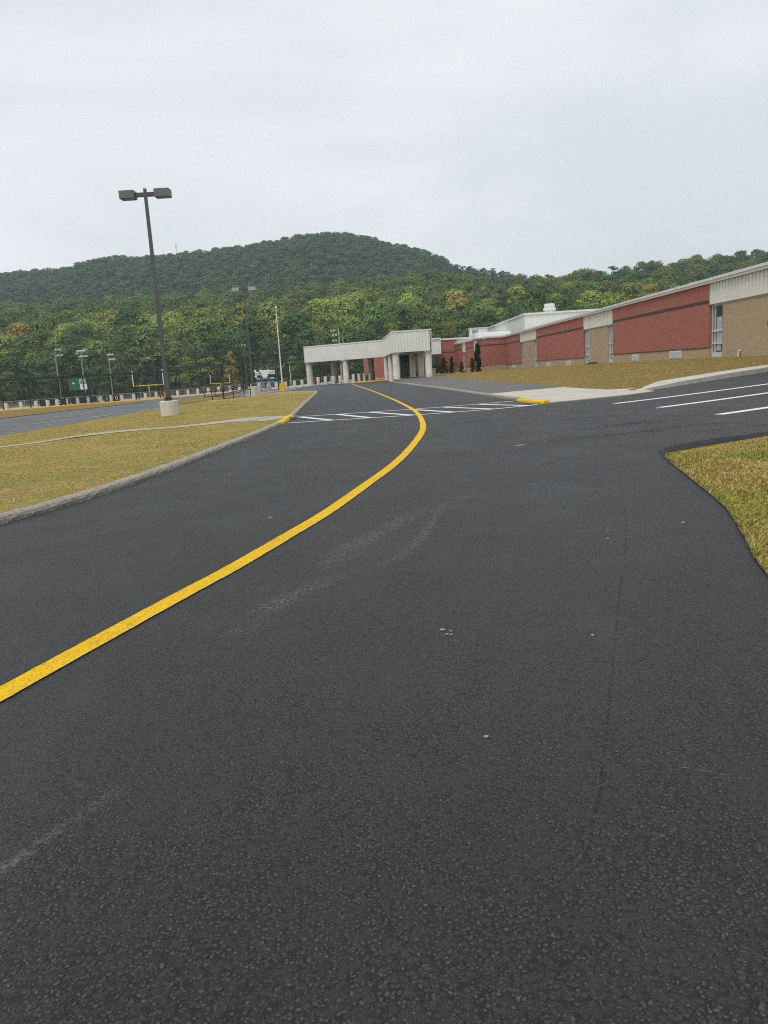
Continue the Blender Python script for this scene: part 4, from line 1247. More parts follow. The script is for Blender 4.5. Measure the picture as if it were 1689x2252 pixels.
# ------------------------------------------------------------------ bollards
ORD = ['leftmost', 'second', 'third', 'fourth', 'fifth', 'sixth', 'seventh', 'eighth', 'ninth', 'tenth', 'eleventh', 'twelfth', 'thirteenth', 'fourteenth', 'fifteenth', 'sixteenth', 'seventeenth', 'eighteenth', 'nineteenth', 'twentieth', 'twenty-first', 'twenty-second', 'twenty-third', 'twenty-fourth', 'twenty-fifth', 'twenty-sixth']
bme = MB().lathe(0, 0, [(0.26, -0.2), (0.26, 1.06), (0.235, 1.10)], 18).mesh('bollard', M['bollard']); shade(bme)
for i, (x, y) in enumerate(BOL):
    o = link('bollard', bme)
    o.location = (x, y, float(near_h(x, y)) + 0.10)
    o.rotation_euler = (0, 0, i)
    if i < 26:
        lab = ('leftmost pale concrete bollard along the yellow kerb' if i == 0 else '%s pale concrete bollard from the left in the long kerb row' % ORD[i])
    else:
        o.scale = (1.0, 1.0, 1.16) if i >= 30 else (1.0, 1.0, 1.08)
        k = i - 26
        lab = '%s concrete bollard from the left in front of the canopy' % ('first', 'second', 'third', 'fourth', 'fifth', 'sixth', 'seventh', 'eighth')[k]
    tag(o, lab, 'bollard', 'concrete bollards along the kerb')

# ------------------------------------------------------------------ covered walkways (black roof on slim posts)
def covered_walk(pts, z, label, width=2.2, step=4.2, th=0.30):
    base = pts[0]
    t = thing('covered_walkway', label, 'covered walkway', (base[0], base[1], float(near_h(*base))))
    L = [Vector(p) for p in pts]
    for i in range(len(L) - 1):
        a, b = L[i], L[i + 1]
        slab(MB(), tuple(a), tuple(b), z, z + th, 0.0, width).build('roof_panel', M['black_metal'], t) if False else None
        d = (b - a).normalized(); n = Vector((-d.y, d.x))
        MB().prism([tuple(a), tuple(b), tuple(b + n * width), tuple(a + n * width)], z, z + th).build('roof_panel', M['black_metal'], t)
        k = max(1, round((b - a).length / step))
        for j in range(k):
            for o in (0.12, width - 0.12):
                q = a + d * ((b - a).length * (j + 0.08) / k) + n * o
                MB().bar((q.x, q.y, float(near_h(q.x, q.y))), (q.x, q.y, z), 0.15).build('post', M['black_metal'], t)
covered_walk([(-78, 106.0), (-58.6, 121.6), (-51.6, 128.6), (-45.4, 134.2), (-34.5, 140.6)], 3.55, 'long black roofed walkway on slim posts beside the left bollards')
covered_walk([(-38.5, 150.4), (-13.2, 150.4)], 4.35, 'higher black roofed walkway running into the entrance canopy', 2.4, 4.3)
covered_walk([(-11.0, 152.0), (-2.5, 152.0)], 3.3, 'low black walkway roof seen beneath the canopy', 2.4, 2.6)

# ------------------------------------------------------------------ chain-link fence, banners
FL = smooth_line([(-80, 114), (-63.5, 127.5), (-57.5, 132.5), (-51.0, 137.6), (-41.5, 142.6), (-37.5, 146.5), (-33.6, 152.5), (-24.5, 155.2), (-14.5, 154.0), (-9.0, 155)], 6)
FL = resample(FL, 2.6, False)
fe = thing('chain_link_fence', 'low galvanised chain link fence behind the bollards', 'fence', (FL[8][0], FL[8][1], float(near_h(*FL[8]))))
FZ = lambda p: float(near_h(*p)) + 0.05
for i, p in enumerate(FL):
    MB().tube((p[0], p[1], FZ(p)), (p[0], p[1], FZ(p) + 1.32), 0.04, None, 8).build('post', M['galv'], fe)
    if i:
        o = FL[i - 1]
        MB().tube((o[0], o[1], FZ(o) + 1.27), (p[0], p[1], FZ(p) + 1.27), 0.035, None, 6).build('top_rail', M['galv'], fe)
        m = MB(); m.add([(o[0], o[1], FZ(o) + 0.05), (p[0], p[1], FZ(p) + 0.05), (p[0], p[1], FZ(p) + 1.25), (o[0], o[1], FZ(o) + 1.25)], [(0, 1, 2, 3)])
        m.build('wire_mesh', M['chain'], fe)
def text_mesh(body, size, mat, depth=0.01):
    cu = bpy.data.curves.new('text', 'FONT')
    cu.body = body; cu.size = size; cu.align_x = 'CENTER'; cu.align_y = 'CENTER'; cu.extrude = depth; cu.resolution_u = 3
    to = bpy.data.objects.new('text', cu); COL.objects.link(to)
    dg = bpy.context.evaluated_depsgraph_get()
    me = bpy.data.meshes.new_from_object(to.evaluated_get(dg))
    bpy.data.objects.remove(to); bpy.data.curves.remove(cu)
    me.materials.clear(); me.materials.append(mat)
    return me
def banner(px, py, w, marks, label, ang):
    z = float(near_h(px, py)) + 0.12
    t = thing('fence_banner', label, 'banner', (px, py, z), None, ang)
    MB().box(-w / 2, w / 2, -0.03, 0.0, 0.0, 1.05).build('banner_sheet', M['banner'], t, local=True)
    for s, x, sz in marks:
        o = link('lettering', text_mesh(s, sz, M['sign_white']), t, True)
        o.rotation_euler = (R(90), 0, 0); o.location = (x, -0.045, 0.52)
banner(-56.0, 132.6, 2.4, [('8', 0.2, 1.1)], 'dark fence banner with a white figure left of the seventh bollard', R(38))
banner(-54.0, 134.2, 2.4, [('0', -0.55, 0.95), ('0', 0.6, 0.95)], 'dark fence banner with two white ovals', R(38))
banner(-51.9, 135.8, 2.4, [('E', 0.0, 0.7)], 'dark fence banner with faint pale lettering', R(36))
banner(-49.6, 137.2, 2.4, [('3', 0.55, 1.1)], 'dark fence banner with a white numeral three', R(30))
banner(-47.0, 138.6, 2.6, [('1', -0.85, 1.0), ('1', 0.1, 1.0), ('0', 0.8, 1.0)], 'dark fence banner with white numerals one one zero', R(28))

# ------------------------------------------------------------------ green press box / scoreboard, goalposts, floodlights
sb = thing('scoreboard', 'green scoreboard box with white panels on dark legs by the field', 'scoreboard', (-88.8, 235, -1.6))
MB().box(-92.0, -89.4, 235, 237.5, 1.55, 4.95).build('side_panel', M['green_sign'], sb)
MB().box(-89.38, -86.5, 234.9, 237.4, 1.5, 4.85).build('front_panel', M['green_sign'], sb)
fr = MB().box(-88.7, -86.9, 234.78, 234.88, 3.35, 4.6).build('display', M['sign_white'], sb)
MB().box(-88.55, -87.05, 234.74, 234.775, 3.5, 4.45).build('display_face', M['sign_ink'], fr)
for x in (-88.3, -87.75, -87.3):
    MB().box(x, x + 0.16, 234.70, 234.735, 3.55, 4.4).build('digit_bar', M['sign_white'], fr)
wp = MB().box(-88.6, -86.6, 234.78, 234.88, 1.55, 3.2).build('white_panel', M['sign_white'], sb)
o = link('emblem', text_mesh('Y', 1.3, M['sign_ink']), wp, False); o.rotation_euler = (R(90), 0, 0); o.location = Vector((-87.6, 234.74, 2.4)) - world_loc(wp)
MB().box(-90.9, -90.3, 234.90, 234.995, 3.3, 3.75).build('number_plate', M['sign_white'], sb)
for a, b in [((-91.4, 1.55), (-91.4, -1.7)), ((-90.2, 1.55), (-90.2, -1.7)), ((-89.2, 1.5), (-89.0, -1.7)), ((-86.9, 1.5), (-87.0, -1.7)), ((-89.0, 1.5), (-87.6, -0.6)), ((-87.0, 1.5), (-88.0, -0.6))]:
    MB().bar((a[0], 236, a[1]), (b[0], 236, b[1]), 0.3).build('leg', M['black_metal'], sb)
def goalpost(x, y, z, w, up, label, off=0.0):
    t = thing('goalpost', label, 'goalpost', (x, y, z))
    r = 0.13
    MB().tube((0, 0, 0), (0, 0, 2.85), r * 1.1).build('base_post', M['goal'], t, True, True)
    MB().tube((-w / 2, 0, 2.95), (w / 2, 0, 2.95), r).build('crossbar', M['goal'], t, True, True)
    for s in (-1, 1):
        MB().tube((s * w / 2, 0, 2.95), (s * w / 2, 0, 2.95 + up), r * 0.85).build('upright', M['white_pole'] if up > 3 else M['goal'], t, True, True)
goalpost(-53.4, 184, -1.45, 7.1, 3.6, 'nearer yellow goalpost with pale uprights left of the near lamp post')
goalpost(-57.6, 290, -2.35, 7.1, 3.4, 'farther yellow goalpost beyond the black handrails')
pb = thing('yellow_box', 'small bright yellow box beside a bollard below the nearer goalpost', 'box', (-38.3, 142.5, -0.75))
MB().box(-0.4, 0.3, -0.3, 0.3, 0, 0.75).build('body', M['safety_yellow'], pb, local=True)
MB().box(-0.42, 0.32, -0.32, 0.32, 0.751, 0.80).build('lid', M['safety_yellow'], pb, local=True)
def floodlight(x, y, z, h, label, rows, dx=1, pole='wood_pole', n=4, step=0.75, lean=0.0):
    t = thing('floodlight_pole', label, 'floodlight', (x, y, z))
    MB().tube((0, 0, 0), (0, 0, h), 0.27, 0.19, 12).build('pole', M[pole], t, True, True)
    for k, (zz, x0) in enumerate(rows):
        MB().bar((x0 - 0.3, -0.2, zz - 0.25), (x0 + step * (n - 1) + 0.3, -0.2, zz - 0.25 + lean), 0.10).build('crossarm', M['galv'], t, local=True)
        for i in range(n):
            c = (x0 + i * step, -0.45, zz + lean * i / n)
            m = MB().lathe(0, 0, [(0.12, -0.18), (0.26, 0.0), (0.30, 0.22), (0.27, 0.24)], 12)
            o = m.build('lamp', M['flood'], t, True, True)
            o.location = c; o.rotation_euler = (R(115), 0, 0)
floodlight(-105.0, 260, -2.0, 16.3, 'leftmost wooden floodlight pole with two rows of lamps', [(17.0, 0.6), (15.1, 0.9)], n=3)
floodlight(-97.3, 262, -2.0, 15.8, 'middle wooden floodlight pole rising behind the green scoreboard', [(16.2, -0.9), (14.4, -0.4)], n=5, step=0.62)
floodlight(-88.9, 264, -2.0, 14.2, 'right wooden floodlight pole of the left three', [(14.5, 0.0), (12.9, 0.4)], n=4, step=0.55)
floodlight(-10.3, 240, -1.2, 16.2, 'floodlight pole standing above the canopy roof', [(15.6, -2.2), (14.2, -1.7), (12.6, -1.8), (10.9, -2.9)], n=2, step=0.9, pole='galv')
tp = thing('utility_pole', 'plain pole just right of the floodlight above the canopy', 'pole', (-9.2, 241, -1.2))
MB().tube((0, 0, 0), (0, 0, 14.0), 0.17, 0.13, 10).build('shaft', M['galv'], tp, True, True)

# ------------------------------------------------------------------ sign boards with blue posts
sg = thing('field_sign', 'group of white and teal sign boards on pale blue posts', 'sign', (-14.5, 103, -0.2))
def sgp(name, x0, x1, z0, z1, mat, par=sg, y=103.0, t=0.06, skew=0.0):
    m = MB()
    m.add([(x0, y, z0), (x1, y, z0 + skew), (x1, y + t, z0 + skew), (x0, y + t, z0), (x0, y, z1), (x1, y, z1 + skew), (x1, y + t, z1 + skew), (x0, y + t, z1)],
          [(3, 2, 1, 0), (4, 5, 6, 7), (0, 1, 5, 4), (1, 2, 6, 5), (2, 3, 7, 6), (3, 0, 4, 7)])
    return m.build(name, M[mat], par)
for x0, x1, y in [(-15.75, -15.12, 103.1), (-14.9, -14.1, 103.1), (-13.95, -13.25, 103.1)]:
    bd = sgp('score_panel', x0, x1, 1.0, 1.95, 'sign_teal', y=y)
    sgp('mint_strip', x0 + 0.06, x1 - 0.06, 1.35, 1.5, 'sign_mint', bd, y - 0.012, 0.01)
    sgp('panel_rail', x0 - 0.03, x1 + 0.03, 0.94, 0.995, 'galv', bd, y, 0.06)
lp = sgp('name_panel', -15.78, -15.05, 1.88, 2.32, 'sign_white')
sgp('name_lettering', -15.46, -15.12, 2.02, 2.08, 'sign_ink', lp, 102.985, 0.012)
sgp('name_lettering', -15.46, -15.12, 2.14, 2.2, 'sign_ink', lp, 102.985, 0.012)
sgp('name_lettering', -15.72, -15.58, 2.0, 2.12, 'sign_ink', lp, 102.985, 0.012)
sgp('corner_panel', -15.90, -15.60, 2.33, 2.60, 'sign_white'); sgp('corner_panel', -15.84, -15.56, 1.60, 1.86, 'sign_white')
mb = MB(); mb.prism([(-0.42, 0.25), (-0.42, -0.25), (-0.2, -0.5), (0.2, -0.5), (0.42, -0.25), (0.42, 0.25), (0.2, 0.5), (-0.2, 0.5)], 0, 0.05)
cpn = mb.build('centre_panel', M['sign_white'], sg, local=True); cpn.rotation_euler = (R(90), 0, 0); cpn.location = (-0.02, -0.05, 2.22)
for x in (-15.0, -14.05):
    sgp('wing_panel', x - 0.17, x + 0.17, 1.98, 2.55, 'sign_white')
rp = sgp('sponsor_panel', -13.86, -13.2, 1.92, 2.46, 'sign_white')
for x, z, m in [(-13.8, 2.05, 'sign_ink'), (-13.62, 2.05, 'sign_ink'), (-13.45, 2.05, 'sign_ink'), (-13.72, 2.25, 'sign_gold'), (-13.5, 2.25, 'sign_ink')]:
    sgp('panel_lettering', x, x + 0.11, z, z + 0.12, m, rp, 102.985, 0.012)
for x0, x1 in [(-15.72, -15.62), (-15.12, -14.85), (-14.85, -14.72), (-14.2, -14.0), (-14.12, -13.78), (-13.35, -13.35)]:
    MB().bar((x0, 103.2, 2.0), (x1, 103.2, -0.25), 0.085).build('post', M['sign_blue'], sg)
for k, (x, y, w, h) in enumerate([(-15.6, 104.5, 0.55, 0.9), (-14.3, 104.3, 0.55, 0.85)]):
    cb = thing('concrete_block', ('left' if k == 0 else 'right') + ' pale concrete block behind the blue sign posts', 'block', (x, y, -0.1))
    MB().lathe(0, 0, [(w / 2 + 0.08, -0.2), (w / 2 + 0.08, h * 0.62), (w / 2, h * 0.64), (w / 2 - 0.06, h)], 16).build('block', M['bollard'], cb, True, True)
    MB().bar((-0.2, 0, h), (0.2, 0, h + 0.12), 0.2).build('cap', M['bollard'], cb, local=True)

# ------------------------------------------------------------------ black handrails at the steps
hr = thing('handrails', 'pair of black pipe handrails stepping down from the grass island', 'handrail', (-13.4, 70.5, -0.2))
for dx, dy, nm in ((0, 0, 0), (1.25, -1.0, 1)):
    A, B = Vector((-15.6 + dx, 74.0 + dy, -0.45)), Vector((-11.9 + dx * 0.55, 70.2 + dy * 0.7, -0.02))
    for z in (0.5, 0.98):
        MB().tube(A + Vector((0, 0, z)), B + Vector((0, 0, z + 0.08)), 0.04, None, 8).build('rail', M['black_metal'], hr)
    for f in (0.0, 0.38, 1.0):
        p = A.lerp(B, f)
        MB().tube(p - Vector((0, 0, 0.3)), p + Vector((0, 0, 1.0 + 0.08 * f)), 0.04, None, 8).build('post', M['black_metal'], hr)
    E = A + Vector((-0.75, 0.1, 0))
    for z in (0.5, 0.98):
        MB().tube(A + Vector((0, 0, z)), E + Vector((0, 0, z)), 0.04, None, 8).build('rail', M['black_metal'], hr)
    MB().tube(E + Vector((0, 0, 0.5)), E + Vector((0, 0, 0.98)), 0.04, None, 8).build('rail_end', M['black_metal'], hr)
MB().prism([(-15.8, 73.0), (-12.0, 69.4), (-11.0, 70.0), (-14.8, 74.3)], -0.6, -0.28).build('step_slab', M['concrete'], hr)

# ------------------------------------------------------------------ traffic cones
def cone_tree():
    t = thing('traffic_cone', 'orange traffic cone', 'traffic cone')
    MB().prism([(-0.2, -0.2), (0.2, -0.2), (0.2, 0.2), (-0.2, 0.2)], 0, 0.045).build('base', M['cone'], t, local=True)
    MB().lathe(0, 0, [(0.155, 0.046), (0.10, 0.42), (0.045, 0.78), (0.03, 0.80)], 16).build('body', M['cone'], t, True, True)
    return t
cone0 = cone_tree()
cones = [((0.05, 124.9), 1.05, 'leftmost orange traffic cone on the yellow kerb under the canopy'), ((0.62, 125.6), 1.0, 'second orange cone from the left beneath the canopy'), ((1.0, 125.3), 1.05, 'third orange cone from the left beneath the canopy'), ((1.38, 125.0), 1.0, 'fourth orange cone from the left beneath the canopy'), ((1.70, 121.5), 1.1, 'orange cone in front of the first slim canopy column'), ((2.02, 123.0), 1.15, 'rightmost orange cone beneath the canopy'),
         ((-6.6, 135.5), 1.25, 'orange cone behind the bollards left of the middle column'), ((-31.6, 151.5), 1.0, 'left of three orange cones behind the fence'), ((-29.2, 152.3), 1.05, 'middle of three orange cones behind the fence'), ((-26.9, 152.6), 1.0, 'right of three orange cones behind the fence'), ((-62.0, 131.5), 1.0, 'orange cone at the far left behind the fence')]
for i, ((x, y), s, lab) in enumerate(cones):
    o = cone0 if i == 0 else copy_tree(cone0)
    o.location = (x, y, float(near_h(x, y)) + (0.125 if y < 140 else 0.135)); o.scale = (s, s, s)
    tag(o, lab, 'traffic cone', 'orange traffic cones')
rc = thing('red_barrel', 'red plastic container beside the left canopy column', 'container', (-10.3, 133.4, -0.25))
MB().lathe(0, 0, [(0.3, 0), (0.34, 0.3), (0.33, 0.62), (0.2, 0.7)], 16).build('body', M['red'], rc, True, True)
MB().bar((-0.2, 0, 0.7), (0.2, 0, 0.78), 0.06).build('handle', M['red'], rc, local=True)
pl = thing('planter_box', 'small tan block planter beside the right canopy column', 'planter', (8.6, 118.5, 0.35))
MB().box(-0.45, 0.55, -0.5, 0.5, -0.2, 0.85).build('block', M['tan_brick'], pl, local=True)
MB().box(-0.5, 0.6, -0.55, 0.55, 0.851, 0.93).build('cap', M['bollard'], pl, local=True)
dc = thing('drain_cover', 'small dark drain cover on the grass below the tan wall', 'drain cover', (21.2, 76.2, 0.78))
MB().lathe(0, 0, [(0.55, -0.05), (0.52, 0.14), (0.3, 0.2)], 20).build('lid', M['black_metal'], dc, True, True)
MB().lathe(0, 0, [(0.62, -0.05), (0.62, 0.06), (0.56, 0.07)], 20).build('ring', M['lamp_box'], dc, True, True)
# ------------------------------------------------------------------ trees
def leaf_quads(C, N, size, rg, jit=0.20):
    n = len(C)
    N = N + rg.normal(0, jit, (n, 3))
    N /= np.linalg.norm(N, axis=1)[:, None] + 1e-9
    a = np.cross(N, rg.normal(0, 1, (n, 3))); a /= np.linalg.norm(a, axis=1)[:, None] + 1e-9
    b = np.cross(N, a)
    s = (size * rg.uniform(0.6, 1.35, n))[:, None]
    V = np.stack([C - a * s * 0.5, C - b * s * 0.33, C + a * s * 0.5, C + b * s * 0.33], 1)
    V[:, 2] += N * s * 0.15
    LEAF_N.append(N)
    return V.reshape(-1, 3), (np.arange(n)[:, None] * 4 + np.arange(4)[None, :])
LEAF_N = []
def leaf_mesh(name, kind, seed, nleaf, size, mat):
    """leaves shaded by the roundness of the clump they sit on"""
    v, f = crown(kind, seed, nleaf, size)
    me = np_mesh(name, v, f, mat, True)
    c = v.reshape(-1, 4, 3).mean(1)
    out = (c - np.array([0, 0, 0.45])) * np.array([2.6, 2.6, 1.4])
    nn = LEAF_N[-1] * 0.75 + out * 0.55
    nn /= np.linalg.norm(nn, axis=1)[:, None] + 1e-9
    me.normals_split_custom_set_from_vertices(np.repeat(nn, 4, 0).tolist())
    return me
def crown(kind, seed, nleaf, size):
    """leaf clumps of a tree of height 1; several dozen overlapping clumps, ragged outline"""
    rg = np.random.default_rng(seed)
    C, N = [], []
    if kind == 'broad':
        ncl = 24
        lo, hi, rad = 0.10, 0.99, 0.27
        for i in range(ncl):
            z = lo + (hi - lo) * rg.uniform(0, 1) ** 0.85
            t = (z - lo) / (hi - lo)
            env = rad * (0.62 + 0.55 * math.sin(math.pi * min(1, t * 0.92 + 0.10))) * (1.0 if t < 0.7 else max(0.12, (1 - t) / 0.3) ** 0.6)
            ang, rr = rg.uniform(0, 6.283), env * rg.uniform(0.35, 1.0)
            cr = rg.uniform(0.08, 0.165)
            c = np.array([rr * math.cos(ang), rr * math.sin(ang), min(z, 1 - cr * 0.7)])
            m = int(nleaf / ncl)
            d = rg.normal(0, 1, (m, 3)); d /= np.linalg.norm(d, axis=1)[:, None]
            d[:, 2] = np.where(d[:, 2] < -0.3, -d[:, 2] * 0.8, d[:, 2])
            C.append(c + d * cr * np.array([1, 1, 0.92]) * rg.uniform(0.75, 1.08, (m, 1))); N.append(d + np.array([0, 0, 0.30]))
    elif kind == 'cone':
        ncl = 60
        for i in range(ncl):
            z = 0.06 + 0.93 * (i / ncl)
            env = 0.21 * (1 - z) ** 0.8 + 0.012
            ang, rr = rg.uniform(0, 6.283), env * rg.uniform(0.4, 1.05)
            cr = 0.03 + 0.05 * (1 - z)
            m = int(nleaf / ncl)
            d = rg.normal(0, 1, (m, 3)); d /= np.linalg.norm(d, axis=1)[:, None]
            C.append(np.array([rr * math.cos(ang), rr * math.sin(ang), z]) + d * cr * np.array([1, 1, 0.9])); N.append(d + np.array([math.cos(ang) * 0.5, math.sin(ang) * 0.5, 0.2]))
    elif kind == 'pine':
        ncl = 26
        for i in range(ncl):
            z = 0.42 + 0.56 * rg.uniform(0, 1)
            env = 0.24 * (1.05 - z) ** 0.5 + 0.02
            ang, rr = rg.uniform(0, 6.283), env * rg.uniform(0.2, 1.1)
            m = int(nleaf / ncl)
            d = rg.normal(0, 1, (m, 3)); d /= np.linalg.norm(d, axis=1)[:, None]
            C.append(np.array([rr * math.cos(ang), rr * math.sin(ang), z]) + d * rg.uniform(0.04, 0.10) * np.array([1.25, 1.25, 0.42])); N.append(d + np.array([0, 0, 0.6]))
    elif kind == 'column':
        ncl = 90
        for i in range(ncl):
            z = 0.03 + 0.95 * (i / ncl)
            env = 0.11 * math.sin(math.pi * min(1, 0.25 + z * 0.72)) ** 0.7 + 0.01
            ang, rr = rg.uniform(0, 6.283), env * rg.uniform(0.5, 1.0)
            m = int(nleaf / ncl)
            d = rg.normal(0, 1, (m, 3)); d /= np.linalg.norm(d, axis=1)[:, None]
            C.append(np.array([rr * math.cos(ang), rr * math.sin(ang), z]) + d * 0.052); N.append(d + np.array([math.cos(ang) * 0.6, math.sin(ang) * 0.6, 0.4]))
    C, N = np.concatenate(C), np.concatenate(N)
    return leaf_quads(C, N, size, rg)
def trunk_mb(kind, seed):
    rd = random.Random(seed)
    mb = MB()
    top = 0.9 if kind != 'broad' else 0.55
    mb.tube((0, 0, -0.05), (0.01, 0.0, top * 0.5), 0.016, 0.011, 7).tube((0.01, 0, top * 0.5), (0.0, 0.01, top), 0.011, 0.004, 7)
    for i in range(6):
        a = rd.uniform(0, 6.28); z = rd.uniform(0.18, top * 0.85)
        mb.tube((0, 0, z), (0.17 * math.cos(a), 0.17 * math.sin(a), z + 0.16), 0.006, 0.002, 5)
    return mb
VAR = {}
for kind, n, nl, sz in (('broad', 7, 2600, 0.036), ('cone', 2, 2200, 0.034), ('pine', 3, 1900, 0.034)):
    VAR[kind] = []
    for i in range(n):
        VAR[kind].append((leaf_mesh('crown', kind, 100 + i * 7 + len(kind), nl, sz, M['leaf']), trunk_mb(kind, i).mesh('trunk', M['bark'])))
def bare_mesh(seed):
    rd = random.Random(seed)
    mb = MB()
    def grow(p, d, L, r, k):
        e = p + d * L
        mb.tube(p, e, r, r * 0.6, 5, cap=False)
        if k == 0:
            return
        for i in range(rd.choice((2, 3, 3))):
            nd = (d + Vector((rd.gauss(0, 0.42), rd.gauss(0, 0.42), rd.uniform(0.0, 0.35)))).normalized()
            grow(p.lerp(e, rd.uniform(0.6, 1.0)), nd, L * rd.uniform(0.6, 0.85), r * 0.58, k - 1)
    grow(Vector((0, 0, -0.02)), Vector((0, 0, 1)), 0.30, 0.014, 5)
    return mb.mesh('branches', M['dead_bark'])

COLS = {'dark green': (0.060, 0.105, 0.036), 'mid green': (0.105, 0.160, 0.042), 'olive green': (0.150, 0.185, 0.046), 'yellow green': (0.205, 0.240, 0.046), 'golden': (0.26, 0.205, 0.042), 'rust tinged': (0.19, 0.120, 0.060), 'deep green': (0.042, 0.076, 0.030)}
LAND = [(-0.60, 'at the left edge of the photo'), (-0.46, 'behind the left floodlights'), (-0.36, 'behind the green scoreboard'), (-0.28, 'behind the near lamp post'), (-0.22, 'right of the near lamp post'), (-0.165, 'behind the far lamp post'), (-0.115, 'behind the flagpole'), (-0.07, 'above the left end of the canopy'), (-0.02, 'above the middle of the canopy'), (0.05, 'above the right end of the canopy'), (0.11, 'above the rooftop air unit'), (0.17, 'behind the white hall'), (0.24, 'behind the roof ventilator'), (0.32, 'above the long red brick wall'), (0.43, 'above the right end of the school roof'), (9, '')]
def where(a):
    for (lo, s), (hi, _) in zip(LAND[:-1], LAND[1:]):
        if a < hi:
            return s
    return LAND[-2][1]
rt = random.Random(21)
def plant(kind, colname, x, y, h, wide, label, cat='tree', group='trees of the wood edge', sink=0.0):
    me, tk = rt.choice(VAR[kind])
    z = float(H(x, y)) - 0.3
    nm = {'broad': 'broadleaf_tree', 'cone': 'cedar_tree', 'pine': 'pine_tree'}[kind]
    t = thing(nm, label, cat, (x, y, z - sink), group, rt.uniform(0, 6.28))
    t.scale = (h * wide, h * wide, h)
    c = link('crown', me, t, True); b = link('trunk', tk, t, True)
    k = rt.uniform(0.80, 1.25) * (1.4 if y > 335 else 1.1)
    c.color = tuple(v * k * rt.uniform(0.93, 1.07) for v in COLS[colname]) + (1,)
    return t
def occl(a):
    """tangent of elevation hidden by the school roof in direction a"""
    return 0.202 * a + 0.004 if a > 0.13 else (0.030 if a > -0.09 else -1)
count = 0
for ri, (y0, sp, hmin, hmax) in enumerate([(312, 8.2, 11, 16), (324, 9.5, 17, 23), (340, 10.0, 22, 28), (362, 10.5, 24, 30), (388, 11.5, 24, 30), (420, 13, 22, 29), (455, 14, 20, 27)]):
    x = -0.58 * y0
    while x < 0.56 * y0:
        x += sp * rt.uniform(0.75, 1.25)
        y = y0 + rt.uniform(-5, 5)
        a = x / y
        h = rt.uniform(hmin, hmax)
        if ri < 1 and a > 0.02:
            continue
        if a > 0.13 and ri > 2:
            h = rt.uniform(15, 22)
        top = (float(H(x, y)) + h - EYE) / y
        if top < occl(a) or (ri >= 5 and a < 0.10) or (ri >= 5 and top < occl(a) + 0.012):
            continue
        row = ('front row', 'second row', 'third row', 'fourth row', 'upper row', 'upper row', 'top row')[ri]
        u = rt.random()
        if ri == 0:
            cn = rt.choice(['deep green', 'dark green', 'dark green', 'mid green', 'olive green'])
        elif ri < 3:
            cn = rt.choice(['dark green', 'mid green', 'olive green', 'mid green', 'yellow green', 'dark green', 'olive green'])
        else:
            cn = rt.choice(['mid green', 'olive green', 'yellow green', 'olive green', 'dark green', 'yellow green', 'golden' if rt.random() < 0.25 else 'mid green', 'rust tinged' if rt.random() < 0.12 else 'olive green'])
        kind = 'broad'
        if ri >= 5 and rt.random() < 0.45:
            kind, cn = 'pine', rt.choice(['deep green', 'dark green'])
        elif ri < 2 and a < -0.08 and rt.random() < 0.28:
            kind, cn = 'cone', rt.choice(['deep green', 'dark green', 'dark green'])
        kw = {'broad': 'leafy tree', 'cone': 'conifer', 'pine': 'pine'}[kind]
        plant(kind, cn, x, y, h, rt.uniform(0.95, 1.40) * (1.15 if ri == 0 else 1.0), '%s %s, %s, %s' % (cn, kw, row, where(a)))
        count += 1
# singled-out trees
plant('cone', 'golden', -55.0, 300, 15.5, 1.35, 'small yellowish conical tree left of the flagpole', sink=0)
plant('broad', 'golden', 32.0, 330, 19, 1.2, 'golden autumn tree above the gap between canopy and white hall')
plant('broad', 'rust tinged', -52.0, 400, 27, 0.9, 'rust coloured tree high behind the flagpole')
for i, (x, y, h, lab) in enumerate([(-104, 326, 27, 'bare grey tree left of the near lamp post'), (-116, 327, 26, 'bare grey tree among the dark trees behind the scoreboard'), (-90, 327, 27, 'bare grey tree just left of the near lamp shaft'), (-79, 322, 29, 'bare branching tree between the two tall lamp posts'), (-42, 335, 33, 'bare pale tree just right of the flagpole tip'), (-22, 330, 31, 'leafless pale tree above the left end of the canopy')]):
    t = thing('bare_tree', lab, 'tree', (x, y, float(H(x, y)) - 0.3), 'bare trees', i * 1.3)
    t.scale = (h, h, h)
    link('branches', bare_mesh(i), t, True)
by_label = {}
for o in COL.objects:
    if o.parent is None and o.get('group') == 'trees of the wood edge':
        by_label.setdefault(o['label'], []).append(o)
for lab, os_ in by_label.items():
    if len(os_) > 1:
        os_.sort(key=lambda o: o.location.x / o.location.y)
        names = {2: ('left', 'right'), 3: ('left', 'middle', 'right'), 4: ('leftmost', 'second', 'third', 'rightmost')}.get(len(os_))
        for k, o in enumerate(os_):
            if names:
                o['label'] = lab + ', %s one' % names[k]

